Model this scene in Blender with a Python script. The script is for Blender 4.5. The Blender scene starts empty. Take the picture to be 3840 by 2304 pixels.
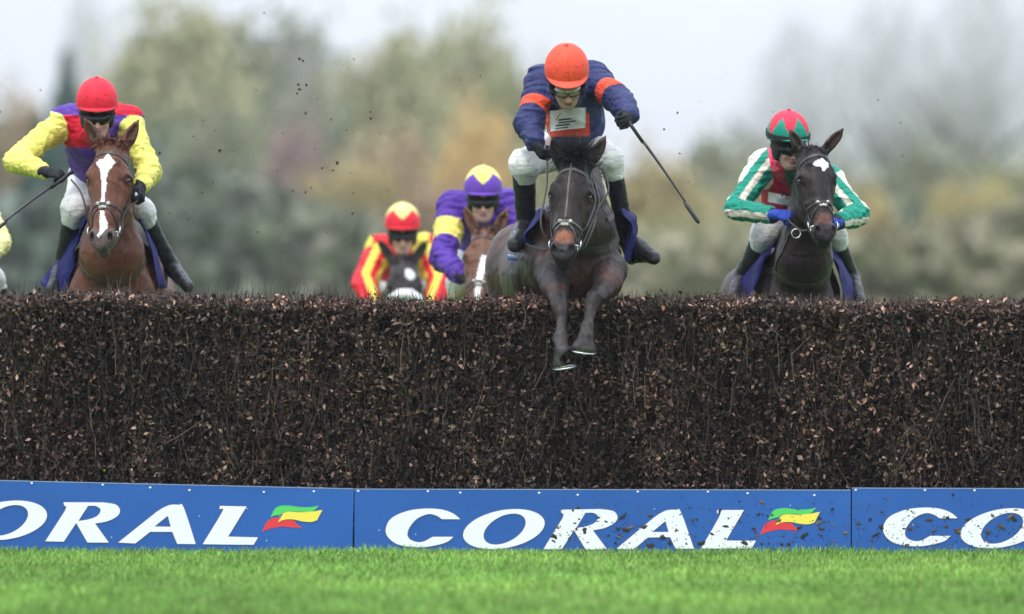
import bpy, math, random
import numpy as np
from mathutils import Vector, Matrix, noise as mnoise
R = math.radians
# ------------------------------------------------------------------ camera, world, sun, exposure
scene = bpy.context.scene
CAM_D, CAM_H, PPM = 45.0, 1.337, 690.0      # camera 45 m from the fence, 1.34 m above the turf
cam_d = bpy.data.cameras.new("camera")
cam = bpy.data.objects.new("camera", cam_d)
scene.collection.objects.link(cam)
cam.location = (0, -CAM_D, CAM_H)
cam.rotation_euler = (R(90), 0, 0)
cam_d.sensor_width = 36
cam_d.lens = 36 * CAM_D * PPM / 3840
cam_d.clip_start = 1
cam_d.clip_end = 6000
cam_d.dof.use_dof = True
cam_d.dof.focus_distance = 45.9
cam_d.dof.aperture_fstop = cam_d.lens / 148.0
scene.camera = cam

world = bpy.data.worlds.new("World")
scene.world = world
world.use_nodes = True
wn = world.node_tree
wn.nodes.clear()
wo = wn.nodes.new("ShaderNodeOutputWorld")
sky = wn.nodes.new("ShaderNodeTexSky")
sky.sky_type = 'NISHITA'
sky.sun_disc = False
sky.sun_elevation = R(60)
sky.sun_rotation = R(200)
sky.air_density = 1.0
sky.dust_density = 3.0
bg1 = wn.nodes.new("ShaderNodeBackground")
bg1.inputs[1].default_value = 0.07
wn.links.new(sky.outputs[0], bg1.inputs[0])
# overcast veil: cloud layer with soft, slowly varying brightness
tc = wn.nodes.new("ShaderNodeTexCoord")
mp = wn.nodes.new("ShaderNodeMapping")
mp.inputs['Scale'].default_value = (3, 3, 9)
nz = wn.nodes.new("ShaderNodeTexNoise")
nz.inputs['Scale'].default_value = 2.2
nz.inputs['Detail'].default_value = 3
cr = wn.nodes.new("ShaderNodeValToRGB")
cr.color_ramp.elements[0].position = 0.3
cr.color_ramp.elements[0].color = (0.60, 0.66, 0.76, 1)
cr.color_ramp.elements[1].position = 0.7
cr.color_ramp.elements[1].color = (0.72, 0.77, 0.85, 1)
wn.links.new(tc.outputs['Generated'], mp.inputs[0])
wn.links.new(mp.outputs[0], nz.inputs[0])
wn.links.new(nz.outputs[0], cr.inputs[0])
bg2 = wn.nodes.new("ShaderNodeBackground")
# an overcast sky is brighter overhead than at the horizon
sx = wn.nodes.new("ShaderNodeSeparateXYZ")
wn.links.new(tc.outputs['Generated'], sx.inputs[0])
mrz = wn.nodes.new("ShaderNodeMapRange")
mrz.inputs[1].default_value = 0.0; mrz.inputs[2].default_value = 1.0
mrz.inputs[3].default_value = 1.26; mrz.inputs[4].default_value = 3.9
wn.links.new(sx.outputs[2], mrz.inputs[0])
wn.links.new(mrz.outputs[0], bg2.inputs[1])
wn.links.new(cr.outputs[0], bg2.inputs[0])
add = wn.nodes.new("ShaderNodeAddShader")
wn.links.new(bg1.outputs[0], add.inputs[0])
wn.links.new(bg2.outputs[0], add.inputs[1])
wn.links.new(add.outputs[0], wo.inputs[0])

sun_d = bpy.data.lights.new("sun", 'SUN')
sun_d.energy = 1.5
sun_d.angle = R(14)
sun_d.color = (1.0, 0.96, 0.9)
sun = bpy.data.objects.new("sun", sun_d)
scene.collection.objects.link(sun)
sun.location = (-20, -40, 40)
# light from behind the camera's left shoulder, high
sdir = Vector((0.28, 0.50, -1.0)).normalized()
sun.rotation_euler = sdir.to_track_quat('-Z', 'Y').to_euler()
scene.view_settings.view_transform = 'Standard'
scene.view_settings.look = 'None'
scene.view_settings.exposure = -0.25
scene.view_settings.gamma = 1.0
scene.cycles.max_bounces = 6
scene.cycles.transparent_max_bounces = 8
scene.cycles.use_denoising = True

COL = scene.collection
rng = np.random.default_rng(7)

# ------------------------------------------------------------------ helpers
def W(px, py, Y):
    """photo pixel (3840 wide) seen at depth Y behind the fence front -> point in the place"""
    s = (CAM_D + Y) / CAM_D / PPM
    return np.array([(px - 1920) * s, Y, CAM_H - (py - 1152) * s])

class Crop:
    def __init__(s, ox, oy, k): s.ox, s.oy, s.k = ox, oy, k
    def __call__(s, x, y, Y): return W(s.ox + x / s.k, s.oy + y / s.k, Y)
    def inv(s, V):
        q = (CAM_D + V[:, 1]) / CAM_D / PPM
        return ((V[:, 0] / q + 1920) - s.ox) * s.k, ((CAM_H - V[:, 2]) / q + 1152 - s.oy) * s.k

def props(o, label=None, cat=None, group=None, kind=None):
    if label: o["label"] = label
    if cat: o["category"] = cat
    if group: o["group"] = group
    if kind: o["kind"] = kind
    return o

def empty(name, loc, label, cat, group=None):
    o = bpy.data.objects.new(name, None)
    o.empty_display_size = 0.2
    COL.objects.link(o)
    o.location = Vector(loc)
    return props(o, label, cat, group)

def parent_origin(p):
    v = Vector((0, 0, 0))
    while p is not None:
        v += p.location
        p = p.parent
    return v

def mesh_obj(name, V, F, mat, parent=None, colors=None, smooth=True, base=None):
    """V in world coordinates; F list/array of faces"""
    V = np.asarray(V, dtype=np.float64)
    org = np.array(parent_origin(parent)) if parent is not None else (np.array(base, float) if base is not None else np.zeros(3))
    me = bpy.data.meshes.new(name)
    VV = (V - org).astype(np.float32)
    if isinstance(F, np.ndarray):
        n, m = F.shape
        me.vertices.add(len(VV)); me.vertices.foreach_set("co", VV.ravel())
        me.loops.add(n * m); me.loops.foreach_set("vertex_index", F.astype(np.int32).ravel())
        me.polygons.add(n)
        me.polygons.foreach_set("loop_start", np.arange(0, n * m, m, dtype=np.int32))
        me.polygons.foreach_set("loop_total", np.full(n, m, dtype=np.int32))
        me.update(calc_edges=True)
    else:
        me.from_pydata([tuple(v) for v in VV], [], [tuple(f) for f in F])
        me.update()
    me.polygons.foreach_set("use_smooth", np.full(len(me.polygons), smooth))
    if colors is not None:
        c = np.ones((len(V), 4), dtype=np.float32)
        c[:, :3] = colors
        a = me.color_attributes.new("Col", 'FLOAT_COLOR', 'POINT')
        a.data.foreach_set("color", c.ravel())
    for mm in (mat if isinstance(mat, (list, tuple)) else [mat]):
        me.materials.append(mm)
    o = bpy.data.objects.new(name, me)
    COL.objects.link(o)
    if parent is not None: o.parent = parent
    elif base is not None: o.location = Vector(base)
    return o

class MB:
    def __init__(s): s.v, s.f, s.c = [], [], []
    def add(s, V, F, col=None):
        b = len(s.v)
        s.v += [tuple(p) for p in V]
        s.f += [tuple(i + b for i in f) for f in F]
        s.c += [tuple(col) if col is not None else (1, 1, 1)] * len(V)
    def box(s, a, b, col=None):
        x0, y0, z0 = a; x1, y1, z1 = b
        s.add([(x0,y0,z0),(x1,y0,z0),(x1,y1,z0),(x0,y1,z0),(x0,y0,z1),(x1,y0,z1),(x1,y1,z1),(x0,y1,z1)],
              [(0,3,2,1),(4,5,6,7),(0,1,5,4),(1,2,6,5),(2,3,7,6),(3,0,4,7)], col)
    def tube(s, pts, rs, n=8, col=None, cap=True):
        pts = [Vector(p) for p in pts]
        if not hasattr(rs, '__len__'): rs = [rs] * len(pts)
        V, F = [], []
        up = None
        for i, p in enumerate(pts):
            t = (pts[min(i+1, len(pts)-1)] - pts[max(i-1, 0)]).normalized()
            if up is None:
                up = t.orthogonal().normalized()
            up = (up - t * up.dot(t)).normalized()
            b = t.cross(up)
            for k in range(n):
                a = 2 * math.pi * k / n
                V.append(p + (up * math.cos(a) + b * math.sin(a)) * rs[i])
        for i in range(len(pts) - 1):
            for k in range(n):
                k2 = (k + 1) % n
                F.append((i*n+k, i*n+k2, (i+1)*n+k2, (i+1)*n+k))
        if cap:
            F.append(tuple(range(n))[::-1]); F.append(tuple((len(pts)-1)*n + k for k in range(n)))
        s.add(V, F, col)
    def ring(s, c, ax1, ax2, rad, r, n=28, m=8, arc=(0, 2*math.pi)):
        pts = [Vector(c) + Vector(ax1) * (rad * math.cos(a)) + Vector(ax2) * (rad * math.sin(a))
               for a in np.linspace(arc[0], arc[1], n)]
        s.tube(pts, r, m)
    def ball(s, c, r, n=12, m=8, col=None):
        r = np.ones(3) * r
        V = [(c[0], c[1], c[2] + r[2])]
        for i in range(1, m):
            t = math.pi * i / m
            for k in range(n):
                a = 2 * math.pi * k / n
                V.append((c[0]+r[0]*math.sin(t)*math.cos(a), c[1]+r[1]*math.sin(t)*math.sin(a), c[2]+r[2]*math.cos(t)))
        V.append((c[0], c[1], c[2] - r[2]))
        F = [(0, 1+k, 1+(k+1) % n) for k in range(n)]
        for i in range(m - 2):
            for k in range(n):
                a, b = 1+i*n+k, 1+i*n+(k+1) % n
                F.append((a, a+n, b+n, b))
        L = len(V) - 1
        F += [(L, L-n+(k+1) % n, L-n+k) for k in range(n)]
        s.add(V, F, col)
    def build(s, name, mat, parent=None, smooth=True, base=None, usecol=False):
        return mesh_obj(name, np.array(s.v), s.f, mat, parent, np.array(s.c) if usecol else None, smooth, base)

def material(name, color=(0.5, 0.5, 0.5), rough=0.6, spec=0.4, vcol=False, noise=None, bump=None, metal=0.0,
             sheen=0.0, trans=None, coat=0.0, gtype='NOISE'):
    """noise=(scale, amount, stretch) tints the colour; bump=(scale, strength, stretch)"""
    m = bpy.data.materials.new(name)
    m.use_nodes = True
    nt = m.node_tree
    b = nt.nodes["Principled BSDF"]
    b.inputs['Roughness'].default_value = rough
    b.inputs['Specular IOR Level'].default_value = spec
    b.inputs['Metallic'].default_value = metal
    b.inputs['Sheen Weight'].default_value = sheen
    b.inputs['Coat Weight'].default_value = coat
    if vcol:
        a = nt.nodes.new("ShaderNodeVertexColor"); a.layer_name = "Col"
        src = a.outputs[0]
    else:
        a = nt.nodes.new("ShaderNodeRGB"); a.outputs[0].default_value = (*color, 1)
        src = a.outputs[0]
    tcn = nt.nodes.new("ShaderNodeTexCoord")
    def tex(sc, st, det=5):
        mpn = nt.nodes.new("ShaderNodeMapping")
        mpn.inputs['Scale'].default_value = st
        n = nt.nodes.new("ShaderNodeTexNoise")
        n.inputs['Scale'].default_value = sc
        n.inputs['Detail'].default_value = det
        nt.links.new(tcn.outputs['Object'], mpn.inputs[0])
        nt.links.new(mpn.outputs[0], n.inputs[0])
        return n.outputs[0]
    if noise:
        f = tex(noise[0], noise[2] if len(noise) > 2 else (1, 1, 1))
        mr = nt.nodes.new("ShaderNodeMapRange")
        mr.inputs[1].default_value = 0.3; mr.inputs[2].default_value = 0.7
        mr.inputs[3].default_value = 1 - noise[1]; mr.inputs[4].default_value = 1 + noise[1]
        nt.links.new(f, mr.inputs[0])
        mx = nt.nodes.new("ShaderNodeVectorMath"); mx.operation = 'MULTIPLY'
        nt.links.new(src, mx.inputs[0]); nt.links.new(mr.outputs[0], mx.inputs[1])
        src = mx.outputs[0]
    nt.links.new(src, b.inputs['Base Color'])
    if bump:
        f = tex(bump[0], bump[2] if len(bump) > 2 else (1, 1, 1))
        bn = nt.nodes.new("ShaderNodeBump")
        bn.inputs['Strength'].default_value = bump[1]
        bn.inputs['Distance'].default_value = bump[3] if len(bump) > 3 else 0.01
        nt.links.new(f, bn.inputs['Height'])
        nt.links.new(bn.outputs[0], b.inputs['Normal'])
    return m

# ------------------------------------------------------------------ value noise on arrays
_lat = np.random.default_rng(3).random((32, 32, 32)).astype(np.float32)
def vnoise(P):
    P = np.asarray(P, dtype=np.float32)
    i = np.floor(P).astype(np.int64); f = P - i
    f = f * f * (3 - 2 * f)
    i &= 31; j = (i + 1) & 31
    x0, y0, z0 = i[:, 0], i[:, 1], i[:, 2]; x1, y1, z1 = j[:, 0], j[:, 1], j[:, 2]
    fx, fy, fz = f[:, 0], f[:, 1], f[:, 2]
    c = lambda a, b, d: _lat[a, b, d]
    a = c(x0,y0,z0)*(1-fx)+c(x1,y0,z0)*fx; b = c(x0,y1,z0)*(1-fx)+c(x1,y1,z0)*fx
    d = c(x0,y0,z1)*(1-fx)+c(x1,y0,z1)*fx; e = c(x0,y1,z1)*(1-fx)+c(x1,y1,z1)*fx
    return ((a*(1-fy)+b*fy)*(1-fz)+(d*(1-fy)+e*fy)*fz)
# ------------------------------------------------------------------ implicit surfaces: smooth unions of tapered limbs
class Field:
    def __init__(s): s.ops = []; s.disp = None
    def rc(s, a, b, ra, rb=None, k=0.02, sub=False, tag=None):
        rb = ra if rb is None else rb
        a, b = np.array(a, float), np.array(b, float)
        s.ops.append(('rc', a, b, float(ra), float(rb), k, sub, tag)); return s
    def el(s, c, r, M=None, k=0.02, sub=False, tag=None):
        c, r = np.array(c, float), np.ones(3) * np.array(r, float)
        M = np.eye(3) if M is None else np.array(M, float)      # rows = local axes
        s.ops.append(('el', c, r, M, None, k, sub, tag)); return s
    def chain(s, pts, rs, k=0.02, tag=None):
        s.ops.append(('ch', [np.array(p, float) for p in pts], [float(r) for r in rs], None, None, k, False, tag)); return s
    @staticmethod
    def bbox(o):
        if o[0] == 'rc':
            lo = np.minimum(o[1] - o[3], o[2] - o[4]); hi = np.maximum(o[1] + o[3], o[2] + o[4])
        elif o[0] == 'ch':
            P, r = np.array(o[1]), np.array(o[2])[:, None]; lo = (P - r).min(0); hi = (P + r).max(0)
        else:
            e = np.sqrt(((o[3].T * o[2]) ** 2).sum(1))
            lo, hi = o[1] - e, o[1] + e
        return lo, hi
    @staticmethod
    def ev(o, X, Y, Z):
        if o[0] == 'ch':
            D = None
            for i in range(len(o[1]) - 1):
                d = Field.ev(('rc', o[1][i], o[1][i+1], o[2][i], o[2][i+1]), X, Y, Z)
                if D is None: D = d
                else:
                    h = np.maximum(.02 - np.abs(D - d), 0); D = np.minimum(D, d) - h*h*2.0
            return D
        if o[0] == 'rc':
            a, b, ra, rb = o[1], o[2], o[3], o[4]
            d = b - a; L = max(float(d @ d), 1e-9)
            px, py, pz = X - a[0], Y - a[1], Z - a[2]
            t = np.clip((px*d[0] + py*d[1] + pz*d[2]) / L, 0, 1)
            return np.sqrt((px - t*d[0])**2 + (py - t*d[1])**2 + (pz - t*d[2])**2) - (ra + (rb - ra) * t)
        c, r, M = o[1], o[2], o[3]
        px, py, pz = X - c[0], Y - c[1], Z - c[2]
        q = [(px*M[i, 0] + py*M[i, 1] + pz*M[i, 2]) / r[i] for i in range(3)]
        k0 = np.sqrt(q[0]**2 + q[1]**2 + q[2]**2)
        k1 = np.sqrt((q[0]/r[0])**2 + (q[1]/r[1])**2 + (q[2]/r[2])**2) + 1e-9
        return k0 * (k0 - 1) / k1
    @staticmethod
    def comb(D, d, k, sub):
        if sub:
            h = np.maximum(k - np.abs(D + d), 0) / k
            return np.maximum(D, -d) + h*h*k*0.25
        h = np.maximum(k - np.abs(D - d), 0) / k
        return np.minimum(D, d) - h*h*k*0.25
    def at(s, P, tag=None, raw=False):
        P = np.asarray(P, float)
        D = np.full(len(P), 10.0)
        for o in s.ops:
            if tag is not None and o[7] != tag: continue
            D = s.comb(D, s.ev(o, P[:, 0], P[:, 1], P[:, 2]), o[5], o[6])
        if s.disp is not None and not raw: D = D + s.disp(P)
        return D
    def grad(s, P):
        e = 1e-3; P = np.asarray(P, float)
        g = np.stack([s.at(P + np.eye(3)[i]*e, raw=True) - s.at(P - np.eye(3)[i]*e, raw=True) for i in range(3)], 1)
        return g / (np.linalg.norm(g, axis=1, keepdims=True) + 1e-9)
    def project(s, P, off=0.0, it=8):
        P = np.array(P, float)
        for _ in range(it):
            P = P - s.grad(P) * (s.at(P) - off)[:, None]
        return P
    def cast(s, P, dirn, off=0.0):
        P = np.array(P, float); dirn = np.array(dirn, float); dirn /= np.linalg.norm(dirn)
        for _ in range(60):
            P = P + dirn * (s.at(P) - off)[:, None] * 0.7
        return P
    def bounds(s):
        B = [s.bbox(o) for o in s.ops if not o[6]]
        return np.min([b[0] for b in B], 0) - 0.03, np.max([b[1] for b in B], 0) + 0.03
    def mesh(s, h=0.008, fine=None, hf=None):
        """fine = (lo, hi) box meshed at hf, the rest at h (non-uniform grid lines)"""
        lo, hi = s.bounds()
        ax = []
        for i in range(3):
            if fine is None:
                ax.append(np.arange(lo[i], hi[i] + h, h))
            else:
                a, b = max(fine[0][i], lo[i]), min(fine[1][i], hi[i])
                parts = []
                if a > lo[i]: parts.append(a - np.arange(h, a - lo[i] + h, h)[::-1])
                parts.append(np.arange(a, b, hf))
                if b < hi[i]: parts.append(np.arange(b, hi[i] + h, h))
                g = np.unique(np.concatenate(parts))
                keep = np.concatenate([[True], np.diff(g) > hf * 0.3])
                ax.append(g[keep])
        xs, ys, zs = [a.astype(np.float32) for a in ax]
        D = np.full((len(xs), len(ys), len(zs)), 0.5, dtype=np.float32)
        for o in s.ops:
            l, u = s.bbox(o); mg = o[5] + 2.5 * h
            sl = [slice(max(0, np.searchsorted(a, l[i]-mg) - 1), np.searchsorted(a, u[i]+mg) + 1) for i, a in enumerate((xs, ys, zs))]
            X, Y, Z = xs[sl[0]][:, None, None], ys[sl[1]][None, :, None], zs[sl[2]][None, None, :]
            if 0 in (X.size, Y.size, Z.size): continue
            D[tuple(sl)] = s.comb(D[tuple(sl)], s.ev(o, X, Y, Z), o[5], o[6])
        if s.disp is not None:
            I = np.argwhere(np.abs(D) < 0.03)
            P = np.stack([xs[I[:, 0]], ys[I[:, 1]], zs[I[:, 2]]], 1)
            D[I[:, 0], I[:, 1], I[:, 2]] += s.disp(P).astype(np.float32)
        return surface_nets(D, xs, ys, zs)

def surface_nets(D, xs, ys, zs):
    S = D < 0
    c = S[:-1, :-1, :-1].astype(np.int8)
    tot = np.zeros_like(c)
    offs = [(i, j, k) for i in (0, 1) for j in (0, 1) for k in (0, 1)]
    n = D.shape
    for (i, j, k) in offs: tot += S[i:n[0]-1+i, j:n[1]-1+j, k:n[2]-1+k]
    act = (tot > 0) & (tot < 8)
    C = np.argwhere(act)
    idx = np.full(act.shape, -1, dtype=np.int32)
    idx[C[:, 0], C[:, 1], C[:, 2]] = np.arange(len(C))
    val = {}
    for (i, j, k) in offs: val[(i, j, k)] = D[C[:, 0]+i, C[:, 1]+j, C[:, 2]+k]
    acc = np.zeros((len(C), 3)); cnt = np.zeros(len(C))
    for a in offs:
        for ax in range(3):
            if a[ax]: continue
            b = list(a); b[ax] = 1; b = tuple(b)
            va, vb = val[a], val[b]
            m = (va < 0) != (vb < 0)
            t = np.where(m, va / np.where(va - vb == 0, 1, va - vb), 0)
            p = np.tile(np.array(a, float), (len(C), 1)); p[:, ax] = t
            acc += p * m[:, None]; cnt += m
    p = acc / cnt[:, None]
    V = np.empty((len(C), 3))
    for ax, g in enumerate((xs, ys, zs)):
        V[:, ax] = g[C[:, ax]] + p[:, ax] * (g[C[:, ax] + 1] - g[C[:, ax]])
    F = []
    for ax in range(3):
        o1, o2 = (ax + 1) % 3, (ax + 2) % 3
        A = S.take(range(n[ax]-1), axis=ax); B = S.take(range(1, n[ax]), axis=ax)
        E = np.argwhere(A != B)
        E = E[(E[:, o1] > 0) & (E[:, o2] > 0) & (E[:, o1] < n[o1]-1) & (E[:, o2] < n[o2]-1)]
        ins = A[E[:, 0], E[:, 1], E[:, 2]]
        q = []
        for (d1, d2) in ((-1, -1), (0, -1), (0, 0), (-1, 0)):
            e = E.copy(); e[:, o1] += d1; e[:, o2] += d2
            q.append(idx[e[:, 0], e[:, 1], e[:, 2]])
        q = np.stack(q, 1)
        q[~ins] = q[~ins][:, ::-1]
        F.append(q)
    F = np.concatenate(F)
    return V, F[(F >= 0).all(1)]

def norm(v): v = np.array(v, float); return v / np.linalg.norm(v)

def strap(F, pts, width, thick, off=0.002, n=24, closed=False, proj=True):
    """a leather strap laid on the surface of field F along the given points -> (V, faces)"""
    pts = np.array(pts, float)
    seg = np.linspace(0, len(pts) - 1, n)
    i = np.minimum(seg.astype(int), len(pts) - 2); t = (seg - i)[:, None]
    P0, P1, P2, P3 = pts[np.maximum(i-1, 0)], pts[i], pts[i+1], pts[np.minimum(i+2, len(pts)-1)]
    P = 0.5 * (2*P1 + (P2-P0)*t + (2*P0-5*P1+4*P2-P3)*t*t + (3*P1-P0-3*P2+P3)*t**3)
    if proj: P = F.project(P, off)
    N = F.grad(P)
    T = np.gradient(P, axis=0); T /= np.linalg.norm(T, axis=1, keepdims=True) + 1e-9
    S = np.cross(N, T); S /= np.linalg.norm(S, axis=1, keepdims=True) + 1e-9
    V = np.concatenate([P + S*width/2, P - S*width/2, P - S*width/2 + N*thick, P + S*width/2 + N*thick])
    fs = []
    for k in range(n - 1):
        for a, b in ((0, 1), (1, 2), (2, 3), (3, 0)):
            fs.append((a*n+k, b*n+k, b*n+k+1, a*n+k+1))
    fs.append((0, 3*n, 2*n, n)); fs.append((n-1, 2*n-1, 3*n-1, 4*n-1))
    return V, fs

def relax(V, F, w, it=6):
    """even out creases; w = weight per vertex"""
    n = len(V); e = np.concatenate([F[:, [0, 1]], F[:, [1, 2]], F[:, [2, 3]], F[:, [3, 0]]])
    e = np.concatenate([e, e[:, ::-1]])
    cnt = np.bincount(e[:, 0], minlength=n)[:, None] + 1e-9
    for k in range(it):
        for lam in (.6, -.62) if k < it - 1 else (.6,):
            s_ = np.stack([np.bincount(e[:, 0], weights=V[e[:, 1], i], minlength=n) for i in range(3)], 1) / cnt
            V = V + (s_ - V) * (w[:, None] * lam)
    return V
# ------------------------------------------------------------------ turf
M_ground = material("turf_soil", (0.10, 0.20, 0.03), 0.9, 0.1, noise=(3.0, 0.25), bump=(40, 0.4))
g = MB(); g.add([(-1500, -300, 0), (1500, -300, 0), (1500, 4000, 0), (-1500, 4000, 0)], [(0, 1, 2, 3)])
props(g.build("ground", M_ground, smooth=False), kind="structure")

def grass_blades():
    n = 300000
    x = rng.uniform(-5.2, 5.2, n); y = -rng.random(n) ** 0.9 * 12.5 + 0.02
    dens = vnoise(np.stack([x*1.3, y*0.8, x*0], 1)) * 0.6 + vnoise(np.stack([x*5, y*3, x*0+5], 1)) * 0.4
    hgt = (0.018 + 0.028 * rng.random(n)) * (0.75 + 0.7 * dens)
    w = 0.0017 + 0.0018 * rng.random(n)
    a = rng.uniform(0, np.pi, n)
    lean = rng.normal(0, 0.42, (n, 2)) * hgt[:, None]
    dx, dy = np.cos(a) * w, np.sin(a) * w
    b0 = np.stack([x-dx, y-dy, x*0], 1); b1 = np.stack([x+dx, y+dy, x*0], 1)
    m0 = np.stack([x-dx*.8+lean[:, 0]*.4, y-dy*.8+lean[:, 1]*.4, hgt*.6], 1)
    m1 = np.stack([x+dx*.8+lean[:, 0]*.4, y+dy*.8+lean[:, 1]*.4, hgt*.6], 1)
    t = np.stack([x+lean[:, 0], y+lean[:, 1], hgt], 1)
    V = np.stack([b0, b1, m1, m0, t], 1).reshape(-1, 3)
    i = np.arange(n)[:, None] * 5
    F = np.concatenate([i + np.array([[0, 1, 2]]), i + np.array([[0, 2, 3]]), i + np.array([[3, 2, 4]])])
    hue = rng.random((n, 1)); d = dens[:, None]
    c = np.array([[0.138, 0.282, 0.046]]) * (0.5 + 1.0 * hue * (0.5 + 1.0*d))
    c += np.array([[0.12, 0.10, 0.05]]) * (rng.random((n, 1)) ** 4)
    worn = vnoise(np.stack([x*0.9+4, y*0.5, x*0+9], 1))[:, None]; clump = vnoise(np.stack([x*7, y*4, x*0+3], 1))[:, None]; c = c * (0.66 + .38*worn + .42*clump) + np.array([[.05, .03, .01]])*np.maximum(0, worn-.6)*2
    dry = rng.random(n) < 0.012
    c[dry] = (0.34, 0.30, 0.16)
    return mesh_obj("grass", V, F, M_grass, colors=np.repeat(c, 5, 0), smooth=False)
M_grass = material("grass_blades", vcol=True, rough=0.55, spec=0.25)
props(grass_blades(), kind="stuff")

# ------------------------------------------------------------------ the birch fence
HX = 5.2
def htop(x): return 1.378 - 0.004 * x + 0.012 * np.sin(x * 2.1) + 0.008*np.sin(x*5.3+1)
fence = empty("hurdle_hedge", (0, 0.5, 0), "long dark brown clipped birch and beech hedge fence that the horses jump", "hedge")
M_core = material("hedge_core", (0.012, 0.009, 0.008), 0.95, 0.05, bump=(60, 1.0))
xs_ = np.linspace(-HX, HX, 90)
cm = MB()
V, F = [], []
for x in xs_:
    z = float(htop(x)) - 0.06
    for (yy, zz) in ((0.11, 0.0), (0.11, z-0.02), (0.16, z), (0.93, z), (0.98, z-0.02), (0.98, 0.0)): V.append((x, yy, zz))
for i in range(len(xs_)-1):
    for k in range(5): F.append((i*6+k, (i+1)*6+k, (i+1)*6+k+1, i*6+k+1))
cm.add(V, F); cm.add([V[k] for k in range(6)], [(0, 1, 2, 3, 4, 5)]); cm.add([V[-6+k] for k in range(6)], [(5, 4, 3, 2, 1, 0)])
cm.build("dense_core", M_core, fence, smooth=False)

def hedge_leaves():
    nf, ntp, nb = 195000, 38000, 24000
    n = nf + ntp + nb
    x = rng.uniform(-HX, HX, n); y = np.empty(n); z = np.empty(n)
    y[:nf] = 0.105 - np.abs(rng.normal(0, 0.036, nf)) + 0.01
    # vertical sheaves: the birch is packed in upright bundles, so the face is slightly ridged
    y[:nf] += 0.03 * (vnoise(np.stack([x[:nf]*9, x[:nf]*0, rng.random(nf)*0.6+x[:nf]*0], 1)) - 0.5)
    z[:nf] = rng.random(nf) * (htop(x[:nf]) - 0.01)
    s = slice(nf, nf+ntp)
    y[s] = rng.uniform(0.02, 1.0, ntp); z[s] = htop(x[s]) - 0.05 + np.abs(rng.normal(0, 0.026, ntp))
    s = slice(nf+ntp, n)
    y[s] = 0.98 + np.abs(rng.normal(0, 0.035, nb)); z[s] = rng.random(nb) * htop(x[s])
    y[:] = np.maximum(y, 0.012)
    hole = vnoise(np.stack([x*26, y*8, z*15], 1)); y[(hole < .33) & (np.arange(n) < nf)] += .05
    hole2 = vnoise(np.stack([x*5, y*2, z*2.2+7], 1))
    L = 0.008 + 0.012 * rng.random(n)
    big = rng.random(n) < 0.05; L[big] *= 1.4
    u = rng.normal(size=(n, 3)); u[:, 2] -= 0.4; u /= np.linalg.norm(u, axis=1, keepdims=True)
    v = np.cross(u, rng.normal(size=(n, 3))); v /= np.linalg.norm(v, axis=1, keepdims=True) + 1e-9
    w = np.cross(u, v)
    P = np.stack([x, y, z], 1)
    l = L[:, None]; fold = (rng.uniform(0.1, 0.9, n) * L * 0.5)[:, None]
    q = [P - u*l, P + v*l*0.55 + w*fold - u*l*.1, P + u*l*1.0 + w*fold*.5, P - v*l*0.55 + w*fold - u*l*.1]
    V = np.stack(q, 1).reshape(-1, 3)
    i = np.arange(n)[:, None] * 4
    F = np.concatenate([i + np.array([[0, 1, 2]]), i + np.array([[0, 2, 3]])])
    patch = vnoise(np.stack([x*1.7, z*1.2, x*0], 1))
    r = rng.random(n)
    tone = 0.013 + 0.105 * r**2.2 + 0.18 * np.maximum(0, r - .80) / .20 + 0.20 * (r > .97) * rng.random(n)
    olive = np.clip(rng.normal(.45, .25, n) - (patch - .5) * 2.2, 0, 1)[:, None]
    hue = np.array([[1.42, 0.84, 0.64]]) * (1 - olive) + np.array([[1.14, 0.87, 0.70]]) * olive
    c = tone[:, None] * hue * (0.34 + 0.98 * hole2[:, None])
    c = np.where((r > 0.9975)[:, None], [[0.34, 0.17, 0.08]], c)
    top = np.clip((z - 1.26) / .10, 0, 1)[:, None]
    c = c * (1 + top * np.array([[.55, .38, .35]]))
    fresh = rng.random(n) < 0.00015; c[fresh] = (0.25, 0.35, 0.03)
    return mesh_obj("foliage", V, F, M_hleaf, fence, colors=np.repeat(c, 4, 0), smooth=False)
M_hleaf = material("dead_leaves", vcol=True, rough=0.45, spec=0.22)
props(hedge_leaves(), kind="stuff")

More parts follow.
